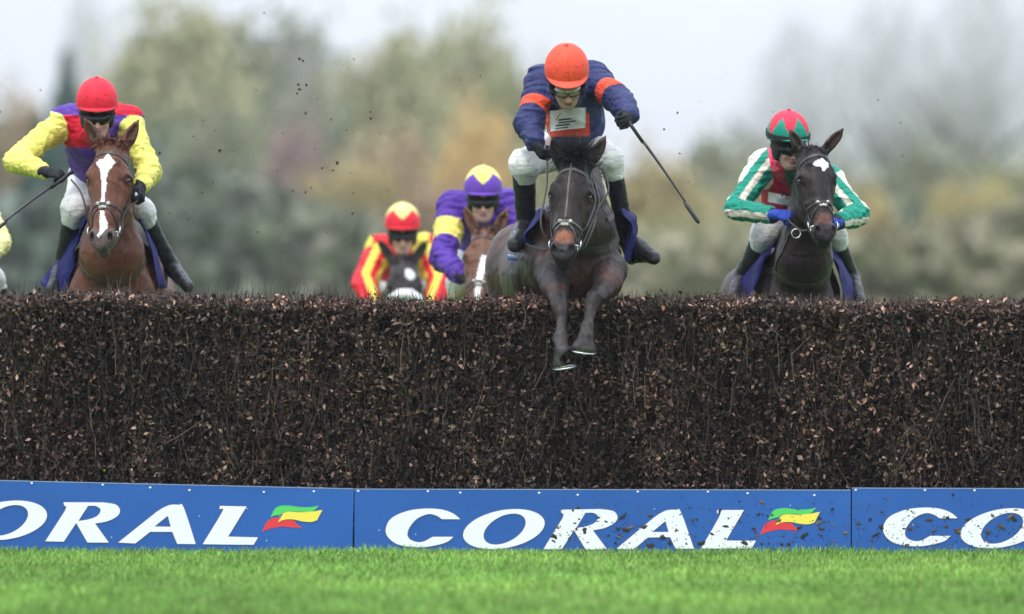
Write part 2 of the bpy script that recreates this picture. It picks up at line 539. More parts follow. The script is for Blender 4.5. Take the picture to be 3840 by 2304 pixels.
def hedge_twigs():
    n1, n2, n3 = 4200, 6500, 900
    n = n1 + n2 + n3
    x = rng.uniform(-HX, HX, n); y = np.empty(n); z = np.empty(n)
    L = rng.uniform(0.06, 0.34, n)
    ang = rng.normal(0, 0.20, n); ang[rng.random(n) < 0.12] *= 3.0
    y[:n1] = 0.09 - np.abs(rng.normal(0, 0.035, n1)); z[:n1] = rng.random(n1) ** 0.85 * (htop(x[:n1]) - L[:n1])
    s = slice(n1, n1+n2)
    L[s] = rng.uniform(0.03, 0.09, n2); y[s] = rng.uniform(0.01, 0.99, n2); z[s] = htop(x[s]) - 0.05 + rng.uniform(0, 0.02, n2)
    s = slice(n1+n2, n)
    L[s] = rng.uniform(0.05, 0.13, n3); y[s] = rng.uniform(0.3, 0.95, n3); z[s] = htop(x[s]) - 0.05
    more = vnoise(np.stack([x[s]*1.5, x[s]*0, x[s]*0+2], 1)); L[s] *= 0.6 + more
    y = np.maximum(y, 0.014)
    w = rng.uniform(0.0007, 0.0019, n)
    dirv = np.stack([np.sin(ang), rng.normal(0, 0.08, n), np.cos(ang)], 1)
    side = np.stack([np.cos(ang), 0*ang, -np.sin(ang)], 1)
    bend = rng.normal(0, 0.10, n) * L
    A = np.stack([x, y, z], 1); Bm = A + dirv*(L*.5)[:, None] + side*bend[:, None]; C = A + dirv*L[:, None]
    w = w[:, None]; fr = np.array([[0, -1, 0]])
    V = np.stack([A - side*w, A + side*w, A + fr*w, Bm - side*w, Bm + side*w, Bm + fr*w, C - side*w*.4, C + side*w*.4, C + fr*w*.4], 1).reshape(-1, 3)
    i = np.arange(n)[:, None] * 9
    F = []
    for (a, b) in ((0, 2), (2, 1), (1, 0)):
        for o in (0, 3): F.append(i + np.array([[a+o, b+o, b+o+3, a+o+3]]))
    F = np.concatenate(F)
    r = rng.random((n, 1))
    c = np.array([[0.055, 0.043, 0.034]]) * (0.4 + 1.6 * r)
    c = np.where(rng.random((n, 1)) < 0.08, [[0.26, 0.18, 0.14]], c)
    return mesh_obj("twigs", V, F, M_twig, fence, colors=np.repeat(c, 9, 0), smooth=False)
M_twig = material("twig_bark", vcol=True, rough=0.6, spec=0.15)
props(hedge_twigs(), kind="stuff")

# ------------------------------------------------------------------ advertising boards along the foot of the fence
M_blue = material("board_blue", (0.022, 0.110, 0.39), 0.42, 0.35, noise=(1.6, 0.10), bump=(3.0, 0.05))
M_edge = material("board_edge", (0.25, 0.33, 0.5), 0.5, 0.4)
M_white = material("letter_white", (0.86, 0.88, 0.90), 0.45, 0.3, noise=(6, 0.03))
M_line = material("letter_outline", (0.16, 0.10, 0.20), 0.5, 0.3)
M_green = material("flag_green", (0.10, 0.62, 0.13), 0.45, 0.3)
M_yellow = material("flag_yellow", (0.90, 0.76, 0.10), 0.45, 0.3)
M_red = material("flag_red", (0.78, 0.05, 0.06), 0.45, 0.3)
M_mud = material("mud", (0.075, 0.050, 0.032), 0.75, 0.3, noise=(90, 0.5), bump=(120, 0.7))
M_pin = material("pin_white", (0.8, 0.82, 0.85), 0.4, 0.4)

def smooth_poly(pts):
    """points (x, y) or (x, y, 1) where 1 marks a corner; the rest is rounded by Catmull-Rom"""
    n = len(pts); out = []
    for i in range(n):
        p0, p1, p2, p3 = pts[i-1], pts[i], pts[(i+1) % n], pts[(i+2) % n]
        a, b = np.array(p1[:2], float), np.array(p2[:2], float)
        z, c = np.array(p0[:2], float), np.array(p3[:2], float)
        if len(p1) > 2: z = a - (b - a) * 0.6
        if len(p2) > 2: c = b + (b - a) * 0.6
        if len(p1) > 2 and len(p2) > 2: out.append(a); continue
        for t in np.linspace(0, 1, 7)[:-1]:
            out.append(0.5*(2*a + (b-z)*t + (2*z-5*a+4*b-c)*t*t + (3*a-z-3*b+c)*t**3))
    return out
def oval(cx, cy, a, b, sh):
    return [np.array((cx + a*math.cos(t) - sh*math.sin(t), cy + b*math.sin(t))) for t in np.linspace(0, 2*math.pi, 48, endpoint=False)]
# outlines in units of 1/1219 m, x from the right joint of a board, y below its top edge
def s6(x, y, c=None):   # traced from the left board: joint at x=2345, top edge sloping
    q = (x - 2345, y - (98 + (x / 2345.0) * 48))
    return q + (1,) if c else q
def P6(*p): return [s6(*q) for q in p]
GL = {}
GL['letter R'] = ([smooth_poly(P6((425,242,1),(430,262),(443,272),(437,297,1),(310,501,1),(433,503,1),(512,378,1),(590,508,1),(731,508,1),(637,382,1),(720,366),(783,333),(800,295),(772,257),(690,242,1))),
                  smooth_poly(P6((588,265,1),(642,267),(672,292),(652,330),(597,354),(526,366,1)))])
GL['letter A'] = ([smooth_poly(P6((793,508,1),(907,513,1),(1003,436,1),(1150,436,1),(1185,516,1),(1307,516,1),(1222,275),(1187,257),(1130,258),(1080,280),(1040,306,1))),
                  smooth_poly(P6((1030,401,1),(1118,329,1),(1139,402,1)))])
GL['letter L'] = ([smooth_poly(P6((1460,263,1),(1638,266,1),(1520,466,1),(1718,471,1),(1690,520,1),(1353,517,1),(1478,300),(1461,284)))])
FLAG = {'green': smooth_poly(P6((1797,336,1),(1825,282),(1860,262),(1915,259),(1985,268),(2050,270),(2118,259,1),(2088,288),(2050,301),(1960,298),(1900,301),(1865,318),(1828,326))),
        'yellow': smooth_poly(P6((1847,371,1),(1881,310,1),(1915,300),(1990,303),(2060,300),(2141,287,1),(2107,355,1),(2070,367),(2010,364),(1950,351),(1890,353))),
        'red': smooth_poly(P6((1744,433,1),(1775,368),(1815,342),(1862,337,1),(1847,371,1),(1900,355),(1957,357,1),(1972,382),(2013,405,1),(1950,405),(1880,399),(1800,412)))}
def s7(x, y, c=None):   # traced from the middle board: left joint at x=225
    q = (x - 225 - 3293, y - 150 + 6)
    return q + (1,) if c else q
GL['letter C'] = [smooth_poly([s7(*q) for q in ((933,343,1),(810,343,1),(775,320),(718,310),(640,345),(588,415),(590,468),(640,494),(690,491),(750,460,1),(887,460,1),(840,496),(740,522),(640,529),(520,511),(452,460),(440,400),(480,335),(580,290),(690,274),(800,278),(880,303))])]
GL['letter O'] = [[np.array(s7(*p)) for p in oval(1221, 408, 258, 133, 80)], [np.array(s7(*p)) for p in oval(1226, 408, 126, 103, 60)]]

def filled(name, loops, mat, parent, frame, y0, thick=0.0012, grow=0.0):
    cu = bpy.data.curves.new(name, 'CURVE'); cu.dimensions = '2D'; cu.fill_mode = 'BOTH'
    cu.extrude = thick / 2; cu.offset = grow
    for lp in loops:
        sp = cu.splines.new('POLY'); sp.points.add(len(lp) - 1); sp.use_cyclic_u = True
        for k, p in enumerate(lp): sp.points[k].co = (p[0] / 1219.0, -p[1] / 1219.0, 0, 1)
    tmp = bpy.data.objects.new("tmp", cu); COL.objects.link(tmp)
    dg = bpy.context.evaluated_depsgraph_get()
    me = bpy.data.meshes.new_from_object(tmp.evaluated_get(dg))
    v = np.empty(len(me.vertices)*3, dtype=np.float32); me.vertices.foreach_get("co", v); v = v.reshape(-1, 3)
    f = [tuple(p.vertices) for p in me.polygons]
    bpy.data.objects.remove(tmp); bpy.data.curves.remove(cu); bpy.data.meshes.remove(me)
    O, ux, uz = frame
    Vw = O[None] + v[:, :1]*ux + v[:, 1:2]*uz + np.array([[0, -1, 0]]) * (v[:, 2:] + y0)
    return mesh_obj(name, Vw, f, mat, parent, smooth=False)

BH, BWID = 0.346, 2.70
def board(name, xr, ztop, tilt, label, splats, seed):
    """xr: x of the right joint, ztop: height of the top edge there"""
    r = np.random.default_rng(seed)
    root = empty("advertising_board", (xr - BWID/2, 0, 0), label, "advertising board", "blue advertising boards along the foot of the hedge")
    ux = np.array([math.cos(tilt), 0, -math.sin(tilt)]); uz = np.array([math.sin(tilt), 0, math.cos(tilt)])
    O = np.array([xr, -0.012, ztop])
    def at(x, y, d): return O + ux*(x) - uz*(y) + np.array([0, -1, 0])*d
    m = MB()
    w = BWID - 0.004; H = BH + 0.08
    q = [at(-w, H, 0), at(0, H, 0), at(0, 0, 0), at(-w, 0, 0)]
    b = [p + np.array([0, 0.018, 0]) for p in q]
    m.add(q + b, [(0, 1, 2, 3), (7, 6, 5, 4), (0, 4, 5, 1), (1, 5, 6, 2), (2, 6, 7, 3), (3, 7, 4, 0)])
    m.build("panel", M_blue, root, smooth=False)
    m = MB()
    q = [at(-w, 0.0035, 0.0015), at(0, 0.0035, 0.0015), at(0, -0.001, 0.0015), at(-w, -0.001, 0.0015)]
    b = [p + np.array([0, 0.0205, 0]) for p in q]
    m.add(q + b, [(0, 1, 2, 3), (7, 6, 5, 4), (0, 4, 5, 1), (1, 5, 6, 2), (2, 6, 7, 3), (3, 7, 4, 0)])
    m.build("top_edge", M_edge, root, smooth=False)
    fr = (O, ux, uz)
    for nm in ('letter C', 'letter O', 'letter R', 'letter A', 'letter L'):
        filled("lettering_outline", GL[nm], M_line, root, fr, 0.0012, grow=0.0022)
        o = filled("lettering", GL[nm], M_white, root, fr, 0.0032)
        o["label"] = "white italic " + nm
    for (k, d), mt in zip((('red', .0012), ('green', .0020), ('yellow', .0032)), (M_red, M_green, M_yellow)):
        o = filled("flag_stripe", [FLAG[k]], mt, root, fr, d); o["label"] = k + " stripe of the wavy flag"
    for k in range(9):
        x = -w + 0.03 + (w - 0.06) * (k + r.uniform(-.3, .3)) / 8.5; y = r.choice([0.012, 0.02, 0.03])
        m = MB(); m.ball(at(max(x, -w + 0.02), y, 0.001), (0.007, 0.004, 0.006), 8, 6); m.build("fixing_pin", M_pin, root)
    for k in range(8):
        m = MB(); m.ball(at(-r.uniform(.05, w-.05), r.uniform(.06, .3), 0.0), (0.003, 0.0015, 0.003), 6, 5); m.build("fixing_pin", M_pin, root)
    if splats:
        m = MB()
        x0, x1, nn, xc = splats
        for k in range(nn):
            x = -w + r.uniform(x0, x1) * w
            y = 0.03 + (BH - 0.05) * r.beta(1.8, 1.1)
            big = r.random()
            rad = 0.0018 + 0.0032 * r.random() ** 1.5 if big < 0.88 else r.uniform(0.005, 0.016)
            px = rad * r.uniform(0.7, 1.9); pz = rad * r.uniform(0.5, 1.0)
            c = at(x, y, 0.004); a0 = r.uniform(-.9, .9); nn2 = 10
            ring = []
            for t in range(nn2):
                an = 2*math.pi*t/nn2; rr = r.uniform(0.6, 1.25)
                dx, dz = px*rr*math.cos(an), pz*rr*math.sin(an)
                ring.append(c + ux*(dx*math.cos(a0) - dz*math.sin(a0)) + uz*(dx*math.sin(a0) + dz*math.cos(a0)))
            top = c + np.array([0, -min(rad*0.5, 0.006), 0])
            cc = (1, 1, 1)
            m.add(ring + [top], [(t, (t+1) % nn2, nn2) for t in range(nn2)])
            col = [(0.05, .035, .025), (0.09, .06, .035), (0.20, .12, .06), (0.03, .03, .02)][r.integers(0, 4)]
            m.c[-(nn2+1):] = [col]*(nn2+1)
        o = m.build("mud_splatter", M_mudv, root, usecol=True); o["kind"] = "stuff"
    return root
M_mudv = material("mud_spots", vcol=True, rough=0.7, spec=0.3, noise=(200, 0.4), bump=(150, 0.6))
xj1 = W(1327, 0, 0)[0]; xj2 = W(3190, 0, 0)[0]
board("b", xj1, 0.350, R(1.35), "clean blue board at the left, its white lettering cut to ORAL by the frame", None, 1)
board("b", xj2, 0.343, R(0.12), "middle blue board with the whole white word CORAL, its right half spattered with mud", (0.40, 1.0, 460, 0), 2)
board("b", xj2 + BWID + 0.003, 0.345, R(0.2), "muddy blue board at the right edge, showing only the white letters C and O", (0.0, 1.0, 900, 0), 3)

# ------------------------------------------------------------------ background trees, 150 to 330 m away
def crown_mesh(kind, seed, n):
    r = np.random.default_rng(seed)
    if kind == 'leafy':
        nc = 64
        d = r.normal(size=(nc, 3)); d /= np.linalg.norm(d, axis=1, keepdims=True)
        cen = d * r.uniform(0.35, 0.78, (nc, 1)) * np.array([1, 1, 1.0]) + np.array([0, 0, 0.05]); rad = r.uniform(0.16, 0.32, nc)
        pick = r.integers(0, nc, n)
        e = r.normal(size=(n, 3)); e /= np.linalg.norm(e, axis=1, keepdims=True)
        P = cen[pick] + e * rad[pick][:, None] * np.where(r.random((n, 1)) < .3, r.uniform(1.0, 1.9, (n, 1)), r.uniform(0.5, 1.1, (n, 1))); s = r.uniform(0.025, 0.055, n)
        tone = 0.88 + 0.24 * r.random(nc)[pick]
    elif kind == 'conifer':
        h = r.random(n) ** 1.5
        rr = (1 - h) * r.uniform(0.6, 1.0, n) * (0.85 + 0.15*np.sin(h*40))
        a = r.uniform(0, 2*np.pi, n)
        P = np.stack([rr*np.cos(a), rr*np.sin(a), h*2 - 1], 1); s = r.uniform(0.03, 0.07, n); tone = 0.8 + 0.4*r.random(n)
    else:  # bare: thin twigs on spreading limbs
        d = r.normal(size=(n, 3)); d[:, 2] = np.abs(d[:, 2]) * 1.2 - .35; d /= np.linalg.norm(d, axis=1, keepdims=True)
        P = d * r.random((n, 1)) ** 0.5; s = r.uniform(0.010, 0.022, n); tone = 0.8 + 0.4*r.random(n)
    u = r.normal(size=(n, 3)); 
    if kind == 'bare': u = P*0.8 + r.normal(size=(n, 3))*0.35 + np.array([0, 0, .5])
    u /= np.linalg.norm(u, axis=1, keepdims=True)
    v = np.cross(u, r.normal(size=(n, 3))); v /= np.linalg.norm(v, axis=1, keepdims=True)
    l = s[:, None]; lv = l if kind != 'bare' else l*0.28
    lu = l if kind != 'bare' else l*7
    V = np.stack([P - u*lu, P + v*lv, P + u*lu, P - v*lv], 1).reshape(-1, 3)
    F = np.arange(n*4, dtype=np.int32).reshape(-1, 4)
    c = np.repeat(np.tile(tone[:, None], (1, 3)), 4, 0)
    return V, F, c
def wood_mat(name, col):
    m = material(name, col, 0.85, 0.1)
    nt = m.node_tree; b = nt.nodes["Principled BSDF"]
    a = nt.nodes.new("ShaderNodeVertexColor"); a.layer_name = "Col"
    mx = nt.nodes.new("ShaderNodeVectorMath"); mx.operation = 'MULTIPLY'
    nt.links.new(b.inputs['Base Color'].links[0].from_socket, mx.inputs[0]); nt.links.new(a.outputs[0], mx.inputs[1])
    nt.links.new(mx.outputs[0], b.inputs['Base Color'])
    return m
TM = {k: wood_mat("crown_" + k, c) for k, c in dict(  # most crown colours are lightened to stand in for distance haze
    gold=(0.420, 0.350, 0.170), olive=(0.308, 0.308, 0.163), khaki=(0.414, 0.396, 0.233), yellow=(0.480, 0.400, 0.190), orange=(0.660, 0.458, 0.217),
    darkgreen=(0.052, 0.106, 0.081), teal=(0.086, 0.138, 0.117), greygreen=(0.272, 0.279, 0.192), brown=(0.374, 0.263, 0.176),
    russet=(0.422, 0.317, 0.202), grey=(0.416, 0.401, 0.385), purple=(0.357, 0.255, 0.233)).items()}
M_trunk = material("tree_bark", (0.10, 0.09, 0.075), 0.9, 0.1, noise=(2, 0.3))
CM = {}
for kd, nn in (('leafy', 7500), ('conifer', 4200), ('bare', 2600)):
    for v_ in range(3 if kd == 'leafy' else 2):
        Vc, Fc, cc = crown_mesh(kd, 11 + v_ * 7 + len(kd), nn)
        me = mesh_obj("crown", Vc, Fc, TM['olive'], colors=cc, smooth=False); CM[(kd, v_)] = me.data; bpy.data.objects.remove(me)
def trunk_data(bare):
    m = MB(); r = random.Random(5 + bare)
    m.tube([(0, 0, 0), (0.02, 0, 0.5), (0, 0.01, 1.0)], [0.05, 0.038, 0.022], 8)
    for k in range(9 if bare else 6):
        a = r.uniform(0, 6.28); z = r.uniform(0.45, 0.95); l = r.uniform(.35, .6)
        m.tube([(0, 0, z), (math.cos(a)*l*.5, math.sin(a)*l*.5, z+l*.35), (math.cos(a)*l*.9, math.sin(a)*l*.9, z+l*.8)], [0.02, .013, .005], 6)
    o = m.build("trunk", M_trunk); d = o.data; bpy.data.objects.remove(o); return d
TRD = [trunk_data(0), trunk_data(1)]
COLNAME = dict(olive="olive green", khaki="pale khaki", yellow="yellow", gold="golden", orange="orange", darkgreen="dark green", teal="blue green",
               greygreen="grey green", brown="brown", russet="russet", grey="grey", purple="purplish brown")
TREES = []
def tree(px, ptop, wpx, dist, kind, col, where, var=0, base=0.0):
    s = (CAM_D + dist) / CAM_D / PPM
    x = (px - 1920) * s; top = CAM_H + (1152 - ptop) * s
    hw = wpx * s / 2 * (1.3 if kind == 'leafy' else 1.1)
    zr = (top - base) * (0.46 if kind != 'conifer' else 0.48)
    if kind == 'leafy' and zr > hw * 1.6: pass
    nm = {'leafy': 'broadleaf_tree', 'conifer': 'conifer_tree', 'bare': 'bare_tree'}[kind]
    desc = {'leafy': 'blurred %s leafy tree %s', 'conifer': 'blurred %s conifer %s',
            'bare': 'blurred leafless %s tree %s'}[kind] % (COLNAME[col], where)
    root = empty(nm, (x, dist, base), desc, "tree", "trees far behind the racecourse")
    root.rotation_euler = (0, 0, (px * 0.37) % 6.28)
    t = bpy.data.objects.new("trunk", TRD[kind == 'bare']); COL.objects.link(t); t.parent = root
    t.scale = (top*0.55, top*0.55, (top - base) * 0.55)
    c = bpy.data.objects.new("crown", CM[(kind, var)]); COL.objects.link(c); c.parent = root
    c.location = (0, 0, (top - base) - zr); c.scale = (hw, hw, zr)
    c.material_slots[0].link = 'OBJECT'; c.material_slots[0].material = TM[col]
T = tree
# back row, tall
T(330, -60, 260, 300, 'bare', 'grey', "above the red-capped rider")
T(60, 330, 260, 260, 'leafy', 'russet', "at the left edge of the picture")
T(250, 200, 560, 250, 'conifer', 'teal', "the tall one behind the rider in yellow sleeves")
T(150, 430, 520, 230, 'conifer', 'darkgreen', "low at the far left behind the chestnut horse", 1)
T(620, -40, 560, 290, 'leafy', 'khaki', "running out of the picture top right of the red cap")
T(960, -60, 560, 310, 'leafy', 'greygreen', "the tallest of the left half", 1)
T(1180, 120, 330, 300, 'bare', 'grey', "in the paler gap of the wood")
T(1180, 330, 420, 280, 'leafy', 'greygreen', "below the pale gap in the wood", 2)
T(1480, 130, 500, 290, 'leafy', 'khaki', "round-topped, between the two caps at centre", 2)
T(1800, 20, 480, 300, 'leafy', 'khaki', "with its top just left of the orange cap", 0)
T(1960, 170, 320, 280, 'leafy', 'olive', "sloping down behind the orange cap", 1)
# middle row, coloured
T(1790, 370, 300, 200, 'leafy', 'orange', "above the yellow and purple cap")
T(1500, 500, 420, 210, 'leafy', 'russet', "above the yellow and red cap", 2)
T(1330, 560, 380, 165, 'leafy', 'gold', "left of the yellow and red cap", 1)
T(1120, 440, 300, 230, 'leafy', 'purple', "in the middle of the left wood, dull")
T(820, 420, 420, 220, 'leafy', 'greygreen', "just right of the rider in yellow sleeves", 2)
T(560, 480, 380, 230, 'leafy', 'teal', "just behind the rider in yellow sleeves", 0)
T(800, 700, 420, 170, 'leafy', 'greygreen', "low and broad to the right of the chestnut horse", 1)
T(1150, 780, 420, 160, 'leafy', 'greygreen', "low, left of the rider in red and yellow stripes", 0)
T(1640, 640, 420, 180, 'leafy', 'brown', "low, behind the rider in purple", 1)
T(2080, 470, 380, 200, 'leafy', 'khaki', "hidden mostly behind the rider in navy", 1)
# right half: low trees
T(2420, 560, 420, 165, 'leafy', 'gold', "low, behind the long whip", 0)
T(2680, 520, 420, 230, 'leafy', 'greygreen', "low, between the two dark horses", 2)
T(2560, 760, 460, 160, 'leafy', 'olive', "low and green right of the leading rider's boot", 1)
T(2860, 620, 420, 190, 'leafy', 'khaki', "behind the green and white sleeve", 0)
T(3120, 560, 420, 220, 'leafy', 'greygreen', "behind the dark horse with the white star", 1)
T(3250, 700, 330, 155, 'leafy', 'gold', "right of the green and white sleeve", 2)
T(3420, 770, 260, 165, 'conifer', 'darkgreen', "small and dark at the lower right", 0)
T(3640, 620, 300, 190, 'leafy', 'yellow', "bright at the lower right", 1)
T(3800, 560, 360, 210, 'leafy', 'olive', "at the right edge of the picture", 0)
T(3480, 560, 420, 240, 'leafy', 'greygreen', "above the small dark conifer", 2)
# right half: tall bare trees against the sky
T(2800, 400, 300, 320, 'bare', 'grey', "faint one left of the green and red cap", 1)
T(3000, 60, 420, 310, 'bare', 'grey', "faint one above the green and red cap", 0)
T(3330, -40, 460, 280, 'bare', 'grey', "first of the two tall ones at the upper right", 1)
T(3680, -120, 520, 270, 'bare', 'grey', "last tall one in the upper right corner", 0)
T(3560, 250, 420, 300, 'bare', 'greygreen', "behind the two tall ones at the upper right", 1)
# beyond the frame on both sides
T(-250, 260, 460, 260, 'leafy', 'greygreen', "beyond the left edge", 1)
T(4100, 200, 500, 280, 'bare', 'grey', "beyond the right edge", 1)
T(4080, 560, 460, 230, 'leafy', 'khaki', "low beyond the right edge", 0)
# scrub along the far edge of the course: one uncountable mass
n = 42000
x = rng.uniform(-42, 42, n); y = rng.uniform(150, 175, n)
h = 2.6 + 2.2 * vnoise(np.stack([x*.12, x*0, x*0], 1))
z = rng.random(n) * h
r3 = rng.normal(size=(n, 3)); r3 /= np.linalg.norm(r3, axis=1, keepdims=True)
v3 = np.cross(r3, rng.normal(size=(n, 3))); v3 /= np.linalg.norm(v3, axis=1, keepdims=True)
P = np.stack([x, y, z], 1)
V = np.stack([P-r3*.35, P+v3*.3, P+r3*.35, P-v3*.3], 1).reshape(-1, 3)
hue = np.clip((x + 11) / 15, 0, 1)[:, None]
c = np.array([[0.135, 0.160, 0.130]])*(1-hue) + np.array([[0.25, 0.235, 0.15]])*hue  # scrub paled as well, with distance haze mixed into its colour
c = np.repeat(c * rng.uniform(.9, 1.1, (n, 1)), 4, 0)
props(mesh_obj("undergrowth", V, np.arange(n*4, dtype=np.int32).reshape(-1, 4), material("scrub", vcol=True, rough=.9, spec=.1), colors=c, smooth=False), kind="stuff")
# autumn air: thin even haze
hz = MB(); hz.box((-1600, -320, -1.0), (1600, 420, 60))
M_haze = bpy.data.materials.new("haze_air"); M_haze.use_nodes = True
nt = M_haze.node_tree; nt.nodes.clear()
out = nt.nodes.new("ShaderNodeOutputMaterial"); pv = nt.nodes.new("ShaderNodeVolumePrincipled")
pv.inputs['Color'].default_value = (0.88, 0.91, 0.96, 1); pv.inputs['Density'].default_value = 0.00022
pv.inputs['Anisotropy'].default_value = 0.0
nt.links.new(pv.outputs[0], out.inputs['Volume'])
props(hz.build("haze", M_haze, smooth=False), kind="stuff")
# ------------------------------------------------------------------ horses
M_coat = material("horse_coat", vcol=True, rough=0.40, spec=0.18, noise=(55, 0.25, (1, 1, 0.35)), bump=(70, 0.35, (1, 1, 0.5)))
M_hair = material("horse_hair", vcol=True, rough=0.5, spec=0.15)
M_eye = material("horse_eye", (0.012, 0.008, 0.006), 0.08, 0.8, coat=0.6)
M_leather = material("black_leather", (0.035, 0.028, 0.026), 0.45, 0.45, noise=(60, 0.4))
M_brown_leather = material("brown_leather", (0.07, 0.045, 0.035), 0.5, 0.4, noise=(60, 0.3))
M_grey_strap = material("worn_strap", (0.105, 0.10, 0.10), 0.6, 0.3, noise=(60, 0.3))
M_steel = material("steel", (0.72, 0.72, 0.74), 0.25, 0.5, metal=0.9)
M_fleece = material("white_fleece", (0.80, 0.80, 0.80), 0.9, 0.1, bump=(90, 0.9))
M_cloth_blue = material("saddlecloth_blue", (0.010, 0.012, 0.095), 0.6, 0.12, noise=(8, 0.25), bump=(24, 0.9))
M_inner = material("rubber_grip", (0.16, 0.16, 0.17), 0.7, 0.3)

class HeadFrame:
    """u across (to the viewer's right), v down the face, w out of the face"""
    def __init__(s, poll, muzzle, yaw, scale=None, L=0.60):
        poll, muzzle = np.array(poll, float), np.array(muzzle, float)
        s.o = poll; d = muzzle - poll; s.s = (np.linalg.norm(d) / L) if scale is None else scale
        s.v = norm(d)
        f = np.array([0, -1.0, 0]); f = norm(f - s.v * (f @ s.v))
        r = -np.cross(s.v, f) if np.cross(s.v, f)[0] < 0 else np.cross(s.v, f)
        s.u = r * math.cos(yaw) + f * (-math.sin(yaw))     # yaw>0 turns the nose to the viewer's right
        s.w = f * math.cos(yaw) + r * math.sin(yaw)
        s.M = np.array([s.u, s.v, s.w])
    def __call__(s, u, v, w): return s.o + s.s * (u * s.u + v * s.v + w * s.w)
    def loc(s, V): return ((V - s.o) @ s.M.T) / s.s

def rotM(M, a, b, ang):
    """rows of frame M with local axes a and b turned by ang"""
    M = M.copy(); x, y = M[a].copy(), M[b].copy()
    M[a] = x * math.cos(ang) + y * math.sin(ang); M[b] = -x * math.sin(ang) + y * math.cos(ang)
    return M

def head_ops(F, H, ears):
    s = H.s; M = H.M
    E = lambda u, v, w, r, k=0.03, sub=False, M_=None: F.el(H(u, v, w), np.array(r) * s, M if M_ is None else M_, k * s, sub, 'head')
    C = lambda a, b, ra, rb, k=0.03, sub=False: F.rc(H(*a), H(*b), ra * s, rb * s, k * s, sub, 'head')
    E(0, .06, -.095, (.078, .10, .085)); E(0, .13, -.075, (.088, .12, .072))
    C((0, .2, -.08), (0, .44, -.052), .070, .044, .04)
    E(0, .27, -.045, (.040, .18, .022), .05)
    for q in (-1, 1):
        E(q*.082, .170, -.062, (.030, .040, .034), .03)          # orbital arch
        E(q*.070, .205, -.105, (.038, .06, .05), .04)
        E(q*.056, .235, -.175, (.040, .125, .105), .04)            # cheek
        C((q*.072, .25, -.085), (q*.048, .40, -.080), .020, .014, .03)  # facial crest
        C((q*.05, .31, -.20), (q*.022, .53, -.125), .035, .026, .04)    # jaw bar
        E(q*.106, .192, -.070, (.015, .013, .020), .012, True)     # eye socket
        C((q*.100, .170, -.045), (q*.112, .176, -.088), .010, .009, .014) # upper lid
        C((q*.094, .205, -.05), (q*.108, .212, -.085), .006, .006, .012)
        C((q*.045, .10, -.02), (q*.085, .13, -.05), .008, .012, .03)
    C((0, .35, -.095), (0, .50, -.075), .058, .050, .04)
    E(0, .525, -.062, (.055, .055, .052), .03)
    for q in (-1, 1):
        E(q*.042, .515, -.035, (.026, .040, .030), .022)           # nostril wing
        E(q*.048, .525, -.012, (.0125, .024, .018), .010, True)
    E(0, .560, -.048, (.046, .032, .032), .02)                     # upper lip
    E(0, .578, -.088, (.037, .032, .036), .018)                    # chin
    C((-.04, .568, -.052), (.04, .568, -.052), .004, .004, .010, True)
    C((-.05, .545, -.075), (-.045, .575, -.06), .004, .003, .008, True); C((.05, .545, -.075), (.045, .575, -.06), .004, .003, .008, True)
    C((0, .54, -.012), (0, .572, -.01), .006, .004, .012, True)
    for q, tip in zip((-1, 1), ears):
        b = H(q*getattr(H, 'earu', .058), .008, -.085); tip = np.array(tip, float)
        a = tip - b; L = np.linalg.norm(a); a = a / L
        fw = norm(np.array([q*.10, -1.0, .05]) if True else 0); fw = norm(fw - a*(fw @ a)); sd = np.cross(a, fw)
        Me = np.array([sd, a, fw])
        w = min(.031 * s, L * .24)
        F.rc(b, b + a*L*.35, .026*s, w*.85, .02, False, 'ear')
        F.el(b + a*L*.46, (w, L*.42, w*.62), Me, .018, False, 'ear')
        F.rc(b + a*L*.6, tip, w*.55, .0035, .022, False, 'ear')
        F.el(b + a*L*.52 + fw*w*.52, (w*.56, L*.36, w*.52), Me, .006, True, 'ear')

